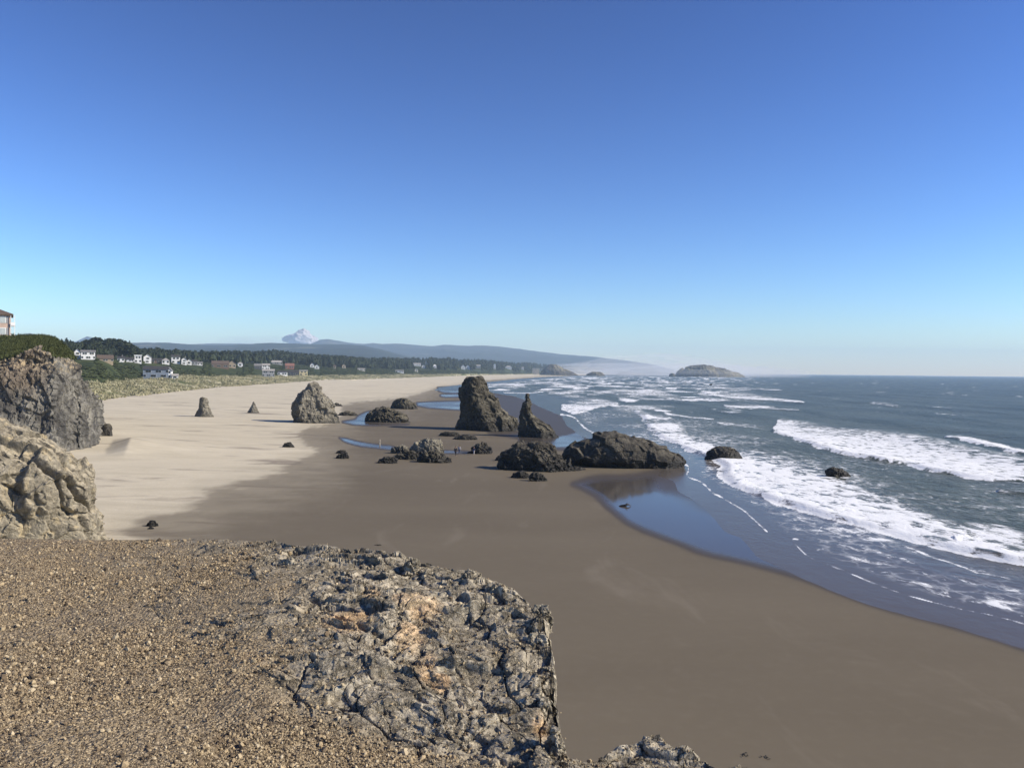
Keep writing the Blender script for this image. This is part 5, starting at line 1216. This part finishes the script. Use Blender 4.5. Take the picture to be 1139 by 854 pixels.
def ell_px(items):
    out = []
    for px, py, Y, rpx, rpy in items:
        c = at_y(px, py, Y); k = Y / F; out.append((c[0], c[1], c[2], rpx * k, rpx * k * .8, rpy * k))
    return out
o = ellipsoids('cloud', ell_px([(335, 378, 21000, 14, 9), (337, 372, 21100, 8, 6), (327, 377, 21300, 12, 5), (346, 379, 21200, 8, 6)]), plain('cloud_vapour', (.50, .485, .50), 1.0, 0.0, .04, .001), .36)
props(o, 'single small white cloud rising behind the hills', 'cloud')
o = ellipsoids('cloud', ell_px([(285, 380, 22000, 42, 5), (268, 378, 22300, 26, 5), (305, 378, 22100, 24, 5)]), volume_mat('thin_cloud_vapour', (1, 1, 1), .00022, .3), .3)
props(o, 'faint flat bank of cloud left of the white cloud behind the hills', 'cloud')
o = ellipsoids('sea_spray', ell_px([(712, 410, 4800, 60, 12), (722, 410, 4900, 90, 16), (730, 412, 4600, 130, 10), (735, 414, 4400, 60, 8), (640, 415, 4100, 110, 6), (785, 414, 3400, 120, 8), (790, 415, 3600, 70, 6)]), volume_mat('spray_mist', (1, 1, 1), .0011, .2), .45)
props(o, 'pale sea spray drifting along the far shore between the headland and the island', None, None, 'stuff')
hz = mesh_obj('haze', boxv(-9500, 24500, -40, 15200, -6, 470), None, volume_mat('air', (.60, .80, 1.0), 8.0e-5, .0), quads=BF, smooth=False)
props(hz, 'thin blue sea air over the whole bay', None, None, 'stuff')

SUN_AZ, SUN_EL = math.radians(98), math.radians(32)     # azimuth clockwise from straight ahead
sd_ = np.array([math.sin(SUN_AZ) * math.cos(SUN_EL), math.cos(SUN_AZ) * math.cos(SUN_EL), math.sin(SUN_EL)])
L = D.lights.new('sun', 'SUN'); L.energy = 5.0; L.angle = math.radians(.53); L.color = (1, .89, .72)
so = D.objects.new('sun', L); COL.objects.link(so); so.rotation_euler = Vector(sd_).to_track_quat('Z', 'Y').to_euler()
w = D.worlds.new('World'); SC.world = w; w.use_nodes = True; wt = w.node_tree; wt.nodes.clear()
sky = wt.nodes.new('ShaderNodeTexSky'); sky.sky_type = 'NISHITA'; sky.sun_disc = False; sky.sun_elevation = SUN_EL; sky.sun_rotation = SUN_AZ
sky.altitude = 0; sky.air_density = 1.0; sky.dust_density = .1; sky.ozone_density = 5.0
bg = wt.nodes.new('ShaderNodeBackground'); bg.inputs[1].default_value = .13; wo = wt.nodes.new('ShaderNodeOutputWorld')
m1 = wt.nodes.new('ShaderNodeMix'); m1.data_type = 'RGBA'; m1.blend_type = 'MULTIPLY'; m1.inputs[0].default_value = 1; m1.inputs[7].default_value = (.16, .16, .16, 1)
gm_ = wt.nodes.new('ShaderNodeGamma'); gm_.inputs[1].default_value = 1.82
m2 = wt.nodes.new('ShaderNodeMix'); m2.data_type = 'RGBA'; m2.blend_type = 'MULTIPLY'; m2.clamp_result = False; m2.inputs[0].default_value = 1; m2.inputs[7].default_value = (7.2, 6.5, 6.6, 1)
wt.links.new(sky.outputs[0], m1.inputs[6]); wt.links.new(m1.outputs[2], gm_.inputs[0]); wt.links.new(gm_.outputs[0], m2.inputs[6]); wt.links.new(m2.outputs[2], bg.inputs[0]); wt.links.new(bg.outputs[0], wo.inputs[0])

cd = D.cameras.new('camera'); cam = D.objects.new('camera', cd); COL.objects.link(cam)
cd.sensor_fit = 'HORIZONTAL'; cd.sensor_width = 36; cd.lens = 36 * F / PW; cd.clip_start = .1; cd.clip_end = 120000
cam.matrix_world = Matrix(((_r[0], _u[0], -_f[0], 0), (_r[1], _u[1], -_f[1], 0), (_r[2], _u[2], -_f[2], HC), (0, 0, 0, 1)))
SC.camera = cam
SC.render.engine = 'CYCLES'; SC.cycles.use_denoising = True; SC.cycles.max_bounces = 6; SC.cycles.volume_bounces = 2; SC.cycles.diffuse_bounces = 2; SC.cycles.glossy_bounces = 3
SC.cycles.caustics_reflective = False; SC.cycles.caustics_refractive = False
vs = SC.view_settings; vs.view_transform = 'Standard'; vs.look = 'None'; vs.exposure = 0.42; vs.gamma = 1.0; vs.use_curve_mapping = False
